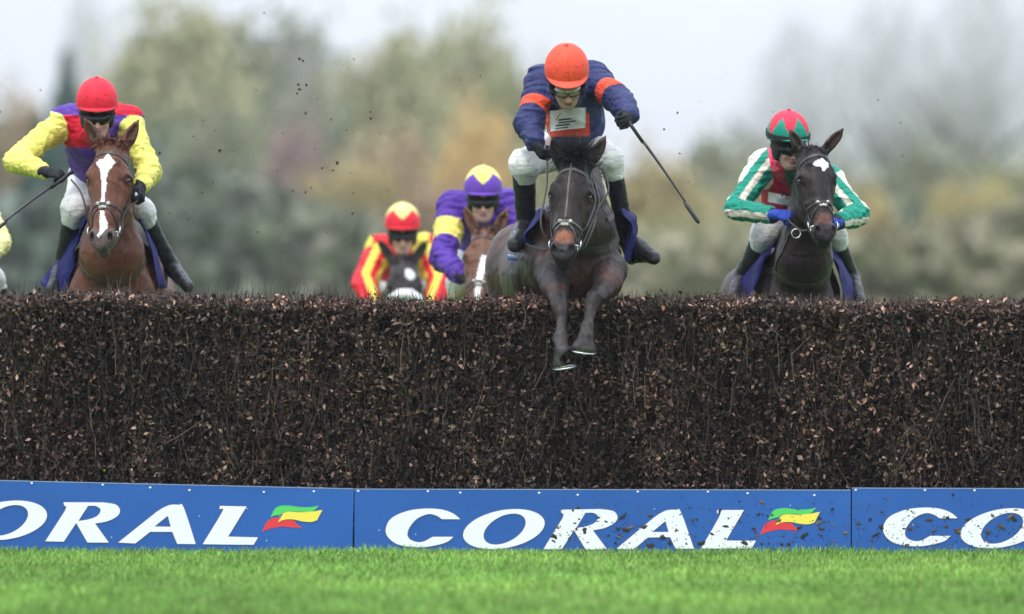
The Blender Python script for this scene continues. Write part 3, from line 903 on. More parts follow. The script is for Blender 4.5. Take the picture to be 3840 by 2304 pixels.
def horse(name, label, H, ears, neck, B, legs, paint, h=0.013, hf=0.0065, hair=None, group="horses racing over the fence", width=1.0):
    """B = dict(c=chest centre, back=unit vector to the rear, w=half width)"""
    F = Field(); head_ops(F, H, ears)
    c = np.array(B['c'], float); bk = norm(B['back']); lat = norm(np.cross(bk, [0, 0, 1.0])); up = np.cross(lat, bk)
    if lat[0] < 0: lat = -lat
    up = norm(up) * (1 if up[2] > 0 else -1)
    Mb = np.array([lat, bk, up]); wd = width
    L = lambda x, y, z: c + lat*x + bk*y + up*z
    # trunk
    F.el(L(0, .10, -.02), (.195*wd, .19, .24), Mb, .06)
    for q in (-1, 1):
        F.el(L(q*.105*wd, .0, -.05), (.100*wd, .10, .15), Mb, .022)          # breast muscles
        F.el(L(q*.142*wd, .22, .0), (.100*wd, .17, .25), rotM(Mb, 1, 2, -.3), .035)           # shoulder
        F.el(L(q*.12, 1.42, .06), (.17, .26, .24), Mb, .08)                # quarters
        F.el(L(q*.15, 1.46, -.22), (.12, .20, .26), Mb, .08)
    F.chain([L(0, .30, .0), L(0, .62, -.04), L(0, .98, -.03), L(0, 1.30, .06)], [.255, .285, .275, .25], .08)
    F.rc(L(0, .36, .22), L(0, .62, .22), .095, .07, .08); F.rc(L(0, .62, .2), L(0, 1.3, .20), .08, .10, .08)
    F.rc(L(0, 1.5, .20), L(0, 1.72, .08), .12, .08, .08)
    # neck: crest and throat lines
    n0 = H(0, .02, -.15); j0 = H(0, .26, -.22)
    cr, th = neck.get('crest'), neck.get('throat')
    F.chain([n0] + [np.array(p) for p in cr] + [L(0, .42, .22)], [.062*H.s] + neck['rc'] + [.10], .07)
    F.chain([j0] + [np.array(p) for p in th] + [L(0, .06, .08)], [.070*H.s] + neck['rt'] + [.15*wd], .07)
    mid = [(np.array(a) + np.array(b)) / 2 for a, b in zip(cr, th)]
    F.chain([(n0 + j0)/2] + mid + [L(0, .22, .15)], [.072*H.s] + [(a+b)/2*1.02 for a, b in zip(neck['rc'], neck['rt'])] + [.16*wd], .07)
    # legs: each a list of joints and radii; the last joint is the hoof's sole
    hoofs = []
    for lg in legs:
        pts, rs = [np.array(p, float) for p in lg['p']], lg['r']
        F.chain(pts[:-1], rs[:-1], .022, 'leg')
        d = norm(pts[-1] - pts[-2])
        F.rc(pts[-2], pts[-1], rs[-2]*1.02, rs[-1], .01, False, 'hoof')
        for q in lg.get('joint', ()): F.el(pts[q[0]], q[1], None, .02, False, 'leg')
        F.el(pts[-1] + d*(rs[-1] + .002), (rs[-1]*2, rs[-1]*2, rs[-1]*1.0), np.array([norm(np.cross(d, [0, 1, .3])), norm(np.cross(d, np.cross(d, [0, 1, .3]))), d]), .004, True)
        hoofs.append((pts[-1], d, rs[-1]))
    musc = lambda P: -0.0060 * (vnoise(P * 9) - 0.5) - 0.0055 * (vnoise(P * 22 + 5) - .5) - 0.0012 * (vnoise(P * 38) - .5) - .0040*np.maximum(0, 1 - np.abs(vnoise(P*np.array([13, 13, 8.]) + 3.3) - .5)*11)
    F.disp = musc
    P0 = np.minimum(H(0, 0, 0), H(0, .6, 0)) - .24; P1 = np.maximum(H(0, 0, 0), H(0, .6, 0)) + .24
    P0[1] -= .0; P1[1] = P1[1] - .05
    V, Q = F.mesh(h, (P0, P1), hf)
    dh = np.minimum(F.at(V, 'head', raw=True), np.minimum(F.at(V, 'ear', raw=True), F.at(V, 'leg', raw=True)))
    V = relax(V, Q, np.clip(dh/.05, 0, 1), 5)
    base = L(0, .75, 0); base[2] = 0
    root = empty(name, base, label, "horse", group)
    u = H.loc(V)
    col = paint(V, u, F)
    body = mesh_obj("body", V, Q, M_coat, root, colors=col)
    for q in (-1, 1):
        m = MB(); e = H(q*.099, .192, -.068)
        m.ball((0, 0, 0), .0175*H.s, 14, 10); m.v = [tuple(np.array(v) + e) for v in m.v]
        m.build("eye", M_eye, root)
    return root, F, L, hoofs

def hair_tufts(name, root, roots, dirs, length, width, n, colr, curl=0.5, seed=1, seg=5, grav=0.0):
    """many thin tapering locks"""
    r = np.random.default_rng(seed)
    roots, dirs = np.array(roots, float), np.array(dirs, float)
    t = r.random(n) * (len(roots) - 1); i = np.minimum(t.astype(int), len(roots)-2); f = (t - i)[:, None]
    P = roots[i]*(1-f) + roots[i+1]*f + r.normal(size=(n, 3)) * 0.009
    D = dirs[i]*(1-f) + dirs[i+1]*f + r.normal(size=(n, 3)) * 0.28
    D /= np.linalg.norm(D, axis=1, keepdims=True)
    Ls = length * r.uniform(.45, 1.1, n)[:, None] / seg
    cv = r.normal(size=(n, 3)) * curl
    rows = []
    ctr = P.copy()
    side = np.cross(D, r.normal(size=(n, 3))); side /= np.linalg.norm(side, axis=1, keepdims=True)
    for k in range(seg + 1):
        w = width * (1 - (k / seg) ** 1.6 * .92) * r.uniform(.8, 1.2, (n, 1))
        rows += [ctr - side*w, ctr + side*w]
        D = D + cv * 0.28 + np.array([0, 0, -grav]) ; D /= np.linalg.norm(D, axis=1, keepdims=True)
        ctr = ctr + D * Ls
    V = np.stack(rows, 1).reshape(-1, 3); m = 2*(seg+1)
    b = np.arange(n)[:, None] * m
    Fq = np.concatenate([b + np.array([[2*k, 2*k+1, 2*k+3, 2*k+2]]) for k in range(seg)])
    c = np.array(colr) * r.uniform(.55, 1.5, (n, 1))
    return mesh_obj(name, V, Fq, M_hair, root, colors=np.repeat(c, m, 0))

def bridle(root, F, H, browcol, noseband_v=.36, fleece=False, reins=None, rosette=True, ring_side=(1, -1), strapmat=None, centre=False, breast=None, L=None):
    br = MB(); c = lambda *a: H(*a)
    def st(pts, w, t=.0035, n=26, mb=br, off=.001):
        V, f = strap(F, [H(*p) for p in pts], w*H.s, t, off, n); mb.add(V, f)
    # browband, cheekpieces, headpiece
    st([(-.092, .095, -.10), (-.078, .075, -.03), (-.03, .062, .0), (.03, .062, .0), (.078, .075, -.03), (.092, .095, -.10)], .016)
    for q in (-1, 1):
        st([(q*.075, .01, -.12), (q*.093, .095, -.115), (q*.095, .2, -.13), (q*.082, .33, -.12), (q*.064, .445, -.09)], .012)
        st([(q*.08, .05, -.14), (q*.09, .2, -.2), (q*.06, .32, -.24), (0.0, .34, -.25)], .010)
    if centre: st([(0, -.02, -.02), (0, .06, .0), (0, .2, .0), (0, .345, .0)], .010, off=.002)
    hs = root
    o = br.build("bridle", strapmat or M_leather, root, smooth=False)
    nb = MB(); v = noseband_v
    st([(-.06, v+.015, -.13), (-.055, v+.01, -.06), (-.02, v, .0), (.02, v, .0), (.055, v+.01, -.06), (.06, v+.015, -.13)], .012, mb=nb, off=.003)
    for q in (-1, 1):   # lower crossed straps
        st([(q*.012, v+.005, .0), (q*.045, v+.06, -.04), (q*.052, v+.10, -.08)], .008, mb=nb, off=.002)
    o2 = nb.build("noseband", strapmat or M_leather, root, smooth=False)
    if fleece:
        fl = MB()
        P = [H(*p) for p in [(-.07, v+.04, -.10), (-.055, v+.02, -.05), (-.025, v+.005, -.015), (.025, v+.005, -.015), (.055, v+.02, -.05), (.07, v+.04, -.10)]]
        pr = F.project(np.array(P), .018)
        fl.tube(pr, [.022, .034, .040, .040, .034, .022], 12); fl.build("fleece_noseband", M_fleece, root)
    elif rosette:
        m = MB()
        for (a, b_, r_) in ((-.030, .0, .011), (.030, .0, .011), (-.012, .022, .009), (.012, .022, .009), (0, .02, .010)):
            p = F.project(np.array([H(a, v + b_, .0)]), .006)[0]; m.ball(p, r_*H.s, 10, 8)
        m.build("noseband_pad", M_fleece_dirty, root)
    # bit rings, bit and reins
    for q in (-1, 1):
        p = H(q*.072, .470, -.085)
        m = MB(); m.ring(p, H.v, norm(H.w + H.u*q*.5), .030*H.s, .0032, 26, 8); m.build("bit_ring", M_steel, root)
    for q in (-1, 1):
        m = MB(); m.tube([H(q*.044, .475, -.06), H(q*.075, .475, -.085)], .0055, 8); m.build("bit_end", M_steel, root)
    if reins:
        for q, pts in reins.items():
            m = MB()
            P = [H(q*.078, .48, -.105)] + [np.array(p) for p in pts]
            seg = np.linspace(0, len(P)-1, 22); i = np.minimum(seg.astype(int), len(P)-2); t = (seg-i)[:, None]
            P = np.array(P)
            A, B_, C_, D_ = P[np.maximum(i-1, 0)], P[i], P[i+1], P[np.minimum(i+2, len(P)-1)]
            Q = .5*(2*B_+(C_-A)*t+(2*A-5*B_+4*C_-D_)*t*t+(3*B_-A-3*C_+D_)*t**3)
            Q[:, 2] -= 0.004*np.sin(seg/max(seg)*3.14)
            m.tube(Q, .0055, 8); m.build("rein", M_leather, root)
    return o
M_fleece_dirty = material("dirty_fleece", (0.50, 0.47, 0.42), 0.9, 0.1, noise=(80, 0.45), bump=(90, 0.9))

def sheet(name, root, grid, mat, thick=0.006, parent=None, wav=0.006, seed=0):
    """a hanging cloth from a grid of points [rows][cols], refined, given thickness and soft ripples"""
    G = np.array(grid, float)
    def refine(A, axis, m=6):
        n = A.shape[axis]; t = np.linspace(0, n-1, (n-1)*m+1); i = np.minimum(t.astype(int), n-2); f = t - i
        A = np.moveaxis(A, axis, 0); sh = (-1,) + (1,)*(A.ndim-1); f = f.reshape(sh)
        a, b, c, d = A[np.maximum(i-1, 0)], A[i], A[i+1], A[np.minimum(i+2, n-1)]
        Q = .5*(2*b+(c-a)*f+(2*a-5*b+4*c-d)*f*f+(3*b-a-3*c+d)*f**3)
        return np.moveaxis(Q, 0, axis)
    G = refine(refine(G, 0), 1)
    nr, nc = G.shape[:2]
    dr = np.gradient(G, axis=0); dc = np.gradient(G, axis=1); N = np.cross(dr, dc); N /= np.linalg.norm(N, axis=2, keepdims=True) + 1e-9
    rip = (vnoise((G.reshape(-1, 3) + seed) * 14) - .5).reshape(nr, nc, 1)
    fo = np.sin(np.linspace(0, 1, nc)[None, :, None]*19 + (vnoise((G.reshape(-1, 3) + seed)*4)*5).reshape(nr, nc, 1))
    G = G + N * (rip * wav * 3 + fo * wav * .35)
    V = np.concatenate([G.reshape(-1, 3), (G + N*thick).reshape(-1, 3)]); o = nr*nc
    f = []
    for i in range(nr-1):
        for j in range(nc-1):
            a = i*nc+j; f.append((a, a+1, a+nc+1, a+nc)); f.append((o+a, o+a+nc, o+a+nc+1, o+a+1))
    rim = [i*nc for i in range(nr)] + [(nr-1)*nc + j for j in range(1, nc)] + [i*nc + nc-1 for i in range(nr-2, -1, -1)] + [j for j in range(nc-2, 0, -1)]
    for k in range(len(rim)):
        a, b = rim[k], rim[(k+1) % len(rim)]; f.append((a, b, o+b, o+a))
    return mesh_obj(name, V, f, mat, root)
# ------------------------------------------------------------------ riders
M_skin = material("skin", vcol=True, rough=0.5, spec=0.35, noise=(30, 0.10), bump=(120, 0.2))
M_silk = material("silks", vcol=True, rough=0.5, spec=0.18, bump=(24, 0.9, (1, 1, 1.6), 0.022))
M_breech = material("white_breeches", (0.80, 0.80, 0.78), 0.65, 0.3, vcol=True, noise=(9, 0.08), bump=(20, 0.6, (1, 1, 2.2), 0.02))
M_boot = material("boot_leather", (0.024, 0.024, 0.027), 0.34, 0.24, noise=(25, 0.6), bump=(22, 0.9, (1, 1, 1.8)))
M_glove = material("glove_black", (0.018, 0.020, 0.026), 0.6, 0.15, noise=(60, 0.5), bump=(90, 0.5))
M_glove_blue = material("glove_blue", (0.02, 0.06, 0.42), 0.6, 0.3, noise=(60, 0.3), bump=(90, 0.5))
M_lens = material("goggle_lens_dark", (0.010, 0.010, 0.012), 0.22, 0.4)
M_black = material("black_padding", (0.018, 0.018, 0.020), 0.6, 0.3, bump=(80, 0.4))
M_cap = material("silk_cap", vcol=True, rough=0.5, spec=0.2, noise=(14, 0.08), bump=(26, 0.25, (1, 1, 1), 0.01))
M_panel = material("sponsor_panel", (0.90, 0.88, 0.97), 0.55, 0.3, noise=(30, 0.08))
M_print = material("printing_dark", (0.06, 0.05, 0.09), 0.6, 0.2)
M_gold = material("printing_gold", (0.50, 0.40, 0.10), 0.6, 0.2)
M_whip = material("whip_black", (0.02, 0.02, 0.022), 0.4, 0.5, noise=(80, .4))
M_clear = bpy.data.materials.new("goggle_lens_clear"); M_clear.use_nodes = True
_nt = M_clear.node_tree; _nt.nodes.clear()
_o = _nt.nodes.new("ShaderNodeOutputMaterial"); _m = _nt.nodes.new("ShaderNodeMixShader"); _t = _nt.nodes.new("ShaderNodeBsdfTransparent")
_g = _nt.nodes.new("ShaderNodeBsdfGlossy"); _g.inputs['Roughness'].default_value = 0.08; _m.inputs[0].default_value = 0.16
_t.inputs[0].default_value = (0.82, 0.84, 0.84, 1)
_nt.links.new(_t.outputs[0], _m.inputs[1]); _nt.links.new(_g.outputs[0], _m.inputs[2]); _nt.links.new(_m.outputs[0], _o.inputs[0])

class FaceFrame:
    """origin between the eyes; u to the viewer's right, v down the face, w forward"""
    def __init__(s, o, pitch, yaw, roll=0.0, scale=1.0):
        s.o = np.array(o, float); s.s = scale
        cp, sp = math.cos(pitch), math.sin(pitch)
        u = np.array([1.0, 0, 0]); w = np.array([0, -cp, -sp]); v = np.array([0, sp, -cp])
        # yaw about v (positive: face to viewer's right), then roll about w
        u, w = u*math.cos(yaw) - w*math.sin(yaw), w*math.cos(yaw) + u*math.sin(yaw)
        u, v = u*math.cos(roll) + v*math.sin(roll), v*math.cos(roll) - u*math.sin(roll)
        s.u, s.v, s.w = u, v, w; s.M = np.array([u, v, w])
    def __call__(s, u, v, w): return s.o + s.s*(u*s.u + v*s.v + w*s.w)
    def loc(s, V): return ((V - s.o) @ s.M.T) / s.s

def face_ops(F, H):
    E = lambda u, v, w, r, k=.015, sub=False: F.el(H(u, v, w), np.array(r)*H.s, H.M, k*H.s, sub, 'face')
    C = lambda a, b, ra, rb, k=.012, sub=False: F.rc(H(*a), H(*b), ra*H.s, rb*H.s, k*H.s, sub, 'face')
    E(0, -.035, -.090, (.074, .100, .092)); E(0, .035, -.055, (.060, .070, .060), .03)
    E(0, .085, -.035, (.040, .034, .038), .025)
    E(0, .102, -.014, (.019, .014, .016), .015)                      # chin
    for q in (-1, 1):
        C((q*.055, .03, -.075), (q*.025, .095, -.03), .018, .014, .025)   # jaw line
        E(q*.043, .028, -.018, (.020, .018, .018), .018)             # cheekbone
        E(q*.031, -.002, .004, (.017, .011, .012), .010, True)
        C((q*.016, -.018, -.001), (q*.048, -.016, -.014), .0075, .006, .012)
        E(q*.012, .043, .008, (.0075, .006, .009), .006)             # nostril wing
        E(q*.0065, .049, .014, (.003, .003, .005), .003, True)
        E(q*.076, .02, -.088, (.010, .030, .018), .008)              # ear
        C((q*.02, .045, .006), (q*.03, .075, -.01), .0018, .0018, .006, True)
    C((0, -.008, .000), (0, .036, .017), .008, .0105, .010); E(0, .040, .018, (.0105, .0095, .0105), .006)
    C((-.020, .0665, -.006), (.0, .063, .004), .0050, .0060, .006); C((.020, .0665, -.006), (.0, .063, .004), .0050, .0060, .006)
    C((-.016, .076, -.005), (.016, .076, -.005), .0055, .0055, .008)
    C((-.021, .0705, -.001), (.021, .0705, -.001), .0022, .0022, .004, True)

def face_color(H):
    def f(V):
        L = H.loc(V); base = np.tile(np.array([[0.56, 0.34, 0.27]]), (len(V), 1))
        nose = np.exp(-((L[:, 0]/.02)**2 + ((L[:, 1]-.035)/.022)**2))[:, None]
        base = base*(1-nose*.45) + np.array([[0.66, 0.26, 0.22]])*nose*.45
        lip = ((np.abs(L[:, 0]) < .021) & (np.abs(L[:, 1]-.070) < .0095) & (L[:, 2] > -.014))
        base[lip] = (0.30, 0.12, 0.10)
        brow = (np.abs(np.abs(L[:, 0])-.032) < .017) & (np.abs(L[:, 1]+.018) < .0035) & (L[:, 2] > -.03)
        base[brow] = (0.09, 0.055, 0.035)
        stub = (L[:, 1] > .05) & ~lip
        base[stub] *= np.array([0.82, 0.84, 0.88])
        return base
    return f

def cap(root, H, colf, peak=True, rx=.119, ry=.138, rz=.142, c=(0, -.088, -.088), btn=(0.8, 0.8, 0.8), seam=.0025, peakcol=None, rimcut=0.10, peakw=.030):
    """silk covered skull cap; colf(theta, phi) gives the colour; theta from the crown, phi from the front"""
    nt_, np_ = 60, 128
    V, C, F = [], [], []
    for i in range(nt_ + 1):
        th = i / nt_
        for k in range(np_):
            ph = 2*math.pi*k/np_
            tmax = R(104) - rimcut * max(0, math.cos(ph))          # lower at the back and sides
            t = th * tmax
            rr = 1 + 0.014*math.sin(6*ph)*0 - seam*8*math.exp(-(((ph*6/(2*math.pi)+.5) % 1 - .5)/.035)**2)*math.sin(t)*.6
            rr += .030*(math.sin(3*ph + 1.3 + 2.2*th)*math.sin(5*th + .7) + .6*math.sin(7*ph + 4*th))*.35*th
            rr += 0.012*(float(_lat[(k*7) % 32, (i//3) % 32, 3]) - .5) * (0.3 + th)
            fl = 1 + 0.02 * max(0, th - .8)
            x, y, z = rx*math.sin(t)*math.sin(ph)*rr*fl, -ry*math.cos(t)*rr, rz*math.sin(t)*math.cos(ph)*rr*fl
            V.append(H(c[0]+x, c[1]+y, c[2]+z)); cc = np.array(colf(th, ph)) * (.80 if abs(((ph*6/(2*math.pi)+.5) % 1 - .5)) < .012 else 1.0)
            if float(_lat[(k*5+i) % 32, (i*3+k//7) % 32, k % 32]) > .985 - .02*th: cc = cc*.35
            C.append(tuple(cc))
    for i in range(nt_):
        for k in range(np_):
            a = i*np_+k; b = i*np_+(k+1) % np_
            F.append((a, b, b+np_, a+np_))
    o = mesh_obj("helmet", np.array(V), F, M_cap, root, colors=np.array(C))
    m = MB(); p = H(c[0], c[1]-ry*1.01, c[2]); m.ball((0, 0, 0), .011, 10, 8); m.v = [tuple(np.array(v)*np.array([1, 1, .7]) + p) for v in m.v]
    m.c = [btn]*len(m.v); m.build("helmet_button", M_cap, o, usecol=True)
    if peak:
        V, F = [], []; n = 36
        for j in range(7):
            for k in range(n + 1):
                ph = R(-72) + R(144)*k/n; t = R(104) - rimcut*max(0, math.cos(ph))
                e = j/6.0; ext = peakw*e*(math.cos(ph*1.2) if abs(ph*1.2) < 1.57 else 0)
                x = (rx*1.01*math.sin(t))*math.sin(ph)*(1 + ext*1.2)
                z = (rz*1.01*math.sin(t))*math.cos(ph) + ext*1.0
                y = -ry*math.cos(t) - .012 + ext*.42 + .006*e
                V.append(H(c[0]+x, c[1]+y, c[2]+z))
        N = len(V)
        V += [v + H.s*H.v*.0045 for v in V]
        for j in range(6):
            for k in range(n):
                a = j*(n+1)+k; F.append((a, a+n+1, a+n+2, a+1)); F.append((N+a, N+a+1, N+a+n+2, N+a+n+1))
        for k in range(n): a = 6*(n+1)+k; F.append((a, N+a, N+a+1, a+1))
        pc = peakcol or colf(1.0, 0.0)
        mesh_obj("peak", np.array(V), F, M_cap, o, colors=np.tile(np.array([pc]), (len(V), 1)))
    # padding and straps under the cap
    P = Field()
    for q in (-1, 1):
        P.el(H(q*.079, .0, -.078), np.array((.020, .065, .050))*H.s, H.M, .02)
        P.rc(H(q*.072, .05, -.07), H(q*.030, .108, -.035), .008, .007, .01)
    P.rc(H(-.030, .108, -.035), H(.030, .108, -.035), .007, .007, .01)
    P.el(H(0, -.055, -.09), np.array((.102, .05, .120))*H.s, H.M, .02)
    P.el(H(0, .03, .035), np.array((.064, .085, .09))*H.s, H.M, .01, True)
    Vp, Fp = P.mesh(.005); mesh_obj("helmet_harness", Vp, Fp, M_black, o)
    return o

def goggles(root, H, clear=False, up=False, strapc=None):
    F = Field(); vo = -.052 if up else -.002; wo = .030 if up else 0
    F.el(H(0, vo, -.026 + wo), np.array((.080, .043, .054))*H.s, H.M, .01)
    F.el(H(0, vo+.030, .018 + wo), np.array((.013, .016, .03))*H.s, H.M, .012, True)
    F.el(H(0, vo, -.060 + wo), np.array((.090, .050, .048))*H.s, H.M, .01, True)
    V, Q = F.mesh(.004)
    if not clear:
        o = mesh_obj("goggles", V, Q, M_lens, root)
    else:
        o = mesh_obj("goggles", V, Q, M_clear, root)
        m = MB()
        for q in (-1, 1):
            pts = []
            for a in np.linspace(0, 2*math.pi, 25):
                p = H(q*.036 + .033*math.cos(a), vo + .019*math.sin(a)*(1.1 if math.sin(a) > 0 else .9), .016 - .55*abs(.036 + q*.033*math.cos(a))*.5)
                pts.append(p)
            m.tube(pts, .0028, 6, cap=False)
        m.tube([H(-.004, vo-.006, .018), H(.004, vo-.006, .018)], .003, 6)
        m.build("goggle_frame", M_black, o)
    for q in (-1, 1):
        pass
    V, C, Fc = [], [], []
    m = MB()
    for a in (0,):
        pts = [H(.104*math.sin(t), vo - .012, -.078 + .118*math.cos(t) + wo*.3) for t in np.linspace(R(38), R(322), 30)]
        for k in range(len(pts)-1):
            p, q2 = pts[k], pts[k+1]; e = H.v*.011
            m.add([p-e, q2-e, q2+e, p+e], [(0, 1, 2, 3)])
    m.build("goggle_strap", M_black, o)
    return o

def hand_ops(F, w, f, n, s, sc=1.0, curl=(62, 150, 222), rad=.0092, thumb=1):
    """w wrist, f forward, n direction the fingers close towards, s across the knuckles (towards the little finger)"""
    w, f, n, s = np.array(w, float), norm(f), norm(n), norm(s)
    K = w + f*.078*sc
    F.rc(w - f*.03, w + f*.01, .030*sc, .029*sc, .012)
    F.el(w + f*.045*sc, (.047*sc, .042*sc, .019*sc), np.array([f, s, n]), .012)
    lens = [(.044, .027, .022), (.048, .030, .023), (.044, .028, .022), (.035, .022, .019)]
    for i, l in enumerate(lens):
        p = K + s*(-.030 + .0205*i)*sc - f*abs(i-1.3)*.003
        a0 = 0
        for j in range(3):
            a = R(curl[j] + (i-1.5)*5)
            d = f*math.cos(a) + n*math.sin(a)
            q = p + d*l[j]*sc
            F.rc(p, q, rad*sc*(1 - .08*j), rad*sc*(.94 - .1*j), .0035); p = q
    t0 = w + f*.025*sc - s*.030*sc*thumb + n*.006
    t1 = t0 + (f*.6 - s*.45*thumb + n*.65)*.036*sc; t2 = t1 + (f*.75 + s*.25*thumb + n*.55)*.030*sc; t3 = t2 + (f*.3 + s*.85*thumb + n*.3)*.024*sc
    F.chain([t0, t1, t2, t3], [.0135*sc, .0115*sc, .0105*sc, .009*sc], .006)

def glove(root, w, f, n, s, mat, cuff=None, fa=None, **k):
    F = Field(); hand_ops(F, w, f, n, s, rad=.0098, **k)
    w, f = np.array(w), norm(f)
    fa = f if fa is None else norm(fa)
    F.rc(w - fa*.050, w - fa*.005, .034, .032, .010)
    V, Q = F.mesh(.0032)
    o = mesh_obj("glove", V, Q, mat, root)
    if cuff:
        m = MB(); c1 = norm(np.cross(fa, [0, .3, 1])); m.ring(w - fa*.036, c1, norm(np.cross(fa, c1)), .034, .007, 24, 8)
        m.build("cuff_band", cuff, o)
    return o

def folds(arms, amp=.006, crease=.010):
    amp *= 2.1
    """cloth folds: ridges running across each limb, strongest at the bends, plus broad noise"""
    def f(P):
        d = 0.013 * (vnoise(P * 10) - .5) + .007*(vnoise(P*24 + 3) - .5) - crease*np.maximum(0, 1 - np.abs(vnoise(P*np.array([7, 7, 13.]) + 21) - .5)*9)
        for (a, b, ra) in arms:
            a, b = np.array(a), np.array(b); ab = b - a; L2 = ab @ ab
            t = (P - a) @ ab / L2; q = np.linalg.norm(P - a - np.clip(t, 0, 1)[:, None]*ab, axis=1)
            wgt = np.exp(-((q / (ra*1.6))**4)) * np.clip(1.25 - np.abs(t-.5)*.2, 0, 1) * ((t > -.2) & (t < 1.2))
            wob = vnoise(P*7 + 1.7)*1.9
            d = d - amp * wgt * np.abs(np.sin((t*math.sqrt(L2)/.056 + wob) * math.pi)) ** 0.85 * (.35 + .65*vnoise(P*9 + 8))
        return d
    return f

def person(name, label, J, H, paint, group="jockeys"):
    """J: world points sh, el, wr, hip, kn, an, toe (pairs: viewer left, viewer right), chest, belly, pelvis, back; radii ra, rl"""
    base = np.array(J['pelvis'], float)
    root = empty(name, base, label, "jockey", group)
    r = J.get('r', {}); g = lambda k, d: r.get(k, d)
    nb = H(0, .06, -.10)
    def torso(F, m, tag=None):
        F.chain([J['pelvis'], J['belly'], J['chest']], [g('pelvis', .145)-m, g('belly', .14)-m, g('chest', .155)-m], .06, tag)
        if 'back' in J: F.chain([J['belly'], J['back'], J['chest']], [g('belly', .14)-m, g('back', .13)-m, .12-m], .06, tag)
        F.rc(J['sh'][0], J['sh'][1], g('yoke', .075)-m, g('yoke', .075)-m, .07, False, tag)
        for q in (0, 1):
            F.rc(J['chest'], J['sh'][q], .12-m, g('shr', .072)-m, .06, False, tag)
            F.rc(J['belly'], np.array(J['sh'][q])*.85 + np.array(J['chest'])*.15, .10-m, .085-m, .06, False, tag)
    # body: one continuous surface under the clothes
    Bf = Field(); face_ops(Bf, H); m = .014
    torso(Bf, .022)
    Bf.rc(H(0, .05, -.09), nb*.35 + np.array(J['chest'])*.65, .055, .06, .03)
    for q in (0, 1):
        sh, el, wr = J['sh'][q], J['el'][q], J['wr'][q]
        Bf.chain([sh, el, wr], [.050, .040, .028], .02)
        hd = J['hand'][q]; hand_ops(Bf, wr, hd[0], hd[1], hd[2], sc=.92, rad=.0075, **({'curl': hd[3]} if len(hd) > 3 else {}))
        Bf.chain([J['hip'][q], J['kn'][q], J['an'][q], J['toe'][q]], [.070, .040, .030, .024], .03)
    lo, hi = H(0, 0, -.05) - .13, H(0, 0, -.05) + .13
    V, Q = Bf.mesh(.012, (lo, hi), .0042)
    mesh_obj("body", V, Q, M_skin, root, colors=face_color(H)(V))
    for q in (-1, 1):
        mm = MB(); e = H(q*.031, -.001, -.008); mm.ball((0, 0, 0), .0115, 12, 8); mm.v = [tuple(np.array(v)+e) for v in mm.v]
        mm.c = [(0.55, .53, .5)]*len(mm.v)
        ee = mm.build("eye", M_eyew, root, usecol=True)
    # silks
    Jf = Field(); torso(Jf, 0, 'torso')
    Jf.rc(nb + np.array([0, .02, -.02]), nb*.5 + np.array(J['chest'])*.5, .062, .09, .04, False, 'torso')
    ar = J.get('ra', [(.078, .070, .045)]*2)
    for q in (0, 1):
        sh, el, wr = J['sh'][q], J['el'][q], J['wr'][q]
        Jf.chain([sh, el, np.array(el)*.13 + np.array(wr)*.87], list(ar[q]), .022, 'arm%d' % q)
    Jf.disp = folds([(J['sh'][q], J['el'][q], ar[q][0]) for q in (0, 1)] + [(J['el'][q], J['wr'][q], ar[q][1]) for q in (0, 1)], J.get('fold', .008))
    V, Q = Jf.mesh(.0062)
    jk = mesh_obj("silks", V, Q, M_silk, root, colors=paint(V, Jf, J) * np.where(vnoise(V*72 + 5) > .915, .42, 1.0)[:, None] * (.90 + .2*vnoise(V*8 + 2))[:, None])
    # breeches
    Pf = Field(); lr = J.get('rl', [(.105, .080, .055, .045)]*2)
    Pf.el(J['pelvis'], (.165, .15, .14), None, .06)
    Pf.rc(J['pelvis'], np.array(J['belly'])*.7+np.array(J['pelvis'])*.3, .13, .12, .05)
    for q in (0, 1):
        k, a = np.array(J['kn'][q]), np.array(J['an'][q])
        Pf.rc(J['hip'][q], k, lr[q][0], lr[q][1], .04); Pf.rc(k, k*.82 + a*.18, lr[q][1], lr[q][1]*.86, .03)
    Pf.disp = folds([(J['hip'][q], J['kn'][q], .1) for q in (0, 1)], .0022, .003)
    V, Q = Pf.mesh(.008); cb = np.tile(np.array([[.80, .80, .78]]), (len(V), 1)); cb[vnoise(V*np.array([70, 70, 60.])) > .90] = (.32, .27, .22); cb *= (.88 + .16*vnoise(V*6))[:, None]; mesh_obj("breeches", V, Q, M_breech, root, colors=cb)
    # boots
    for q in (0, 1):
        Ff = Field(); k, a, t = [np.array(J[x][q]) for x in ('kn', 'an', 'toe')]
        top = k*.87 + a*.13; r1 = lr[q][1]*.86; ra_ = lr[q][2]
        Ff.chain([top, k*.55+a*.45, a], [r1, r1*.88, ra_], .02)
        d = norm(t - a); heel = a - d*.035 + np.array([0, 0, -.035]) if 'heel' not in J else np.array(J['heel'][q])
        Ff.rc(a, heel, ra_, .032, .02); Ff.chain([a, (a+t)/2, t], [ra_, lr[q][3], lr[q][3]*.8], .02); Ff.rc(heel, t, .028, .024, .02)
        Ff.disp = lambda P: .006*(vnoise(P*13)-.5) + .004*(vnoise(P*np.array([9, 9, 34]))-.5)
        V, Q = Ff.mesh(.0062); bo = mesh_obj("boot", V, Q, M_boot, root)
        Mx = Field(); Mx.rc(top + (k-a)*.0, top + (a-k)*.03/np.linalg.norm(a-k), r1+.004, r1+.004, .005)
        hd = J['hand'][q]
        glove(root, J['wr'][q], hd[0], hd[1], hd[2], J.get('glove', M_glove), J.get('cuff'), np.array(J['wr'][q]) - np.array(J['el'][q]), **({'curl': hd[3]} if len(hd) > 3 else {}))
    return root, Jf, jk
M_eyew = material("eye_white", vcol=True, rough=.2, spec=.5)

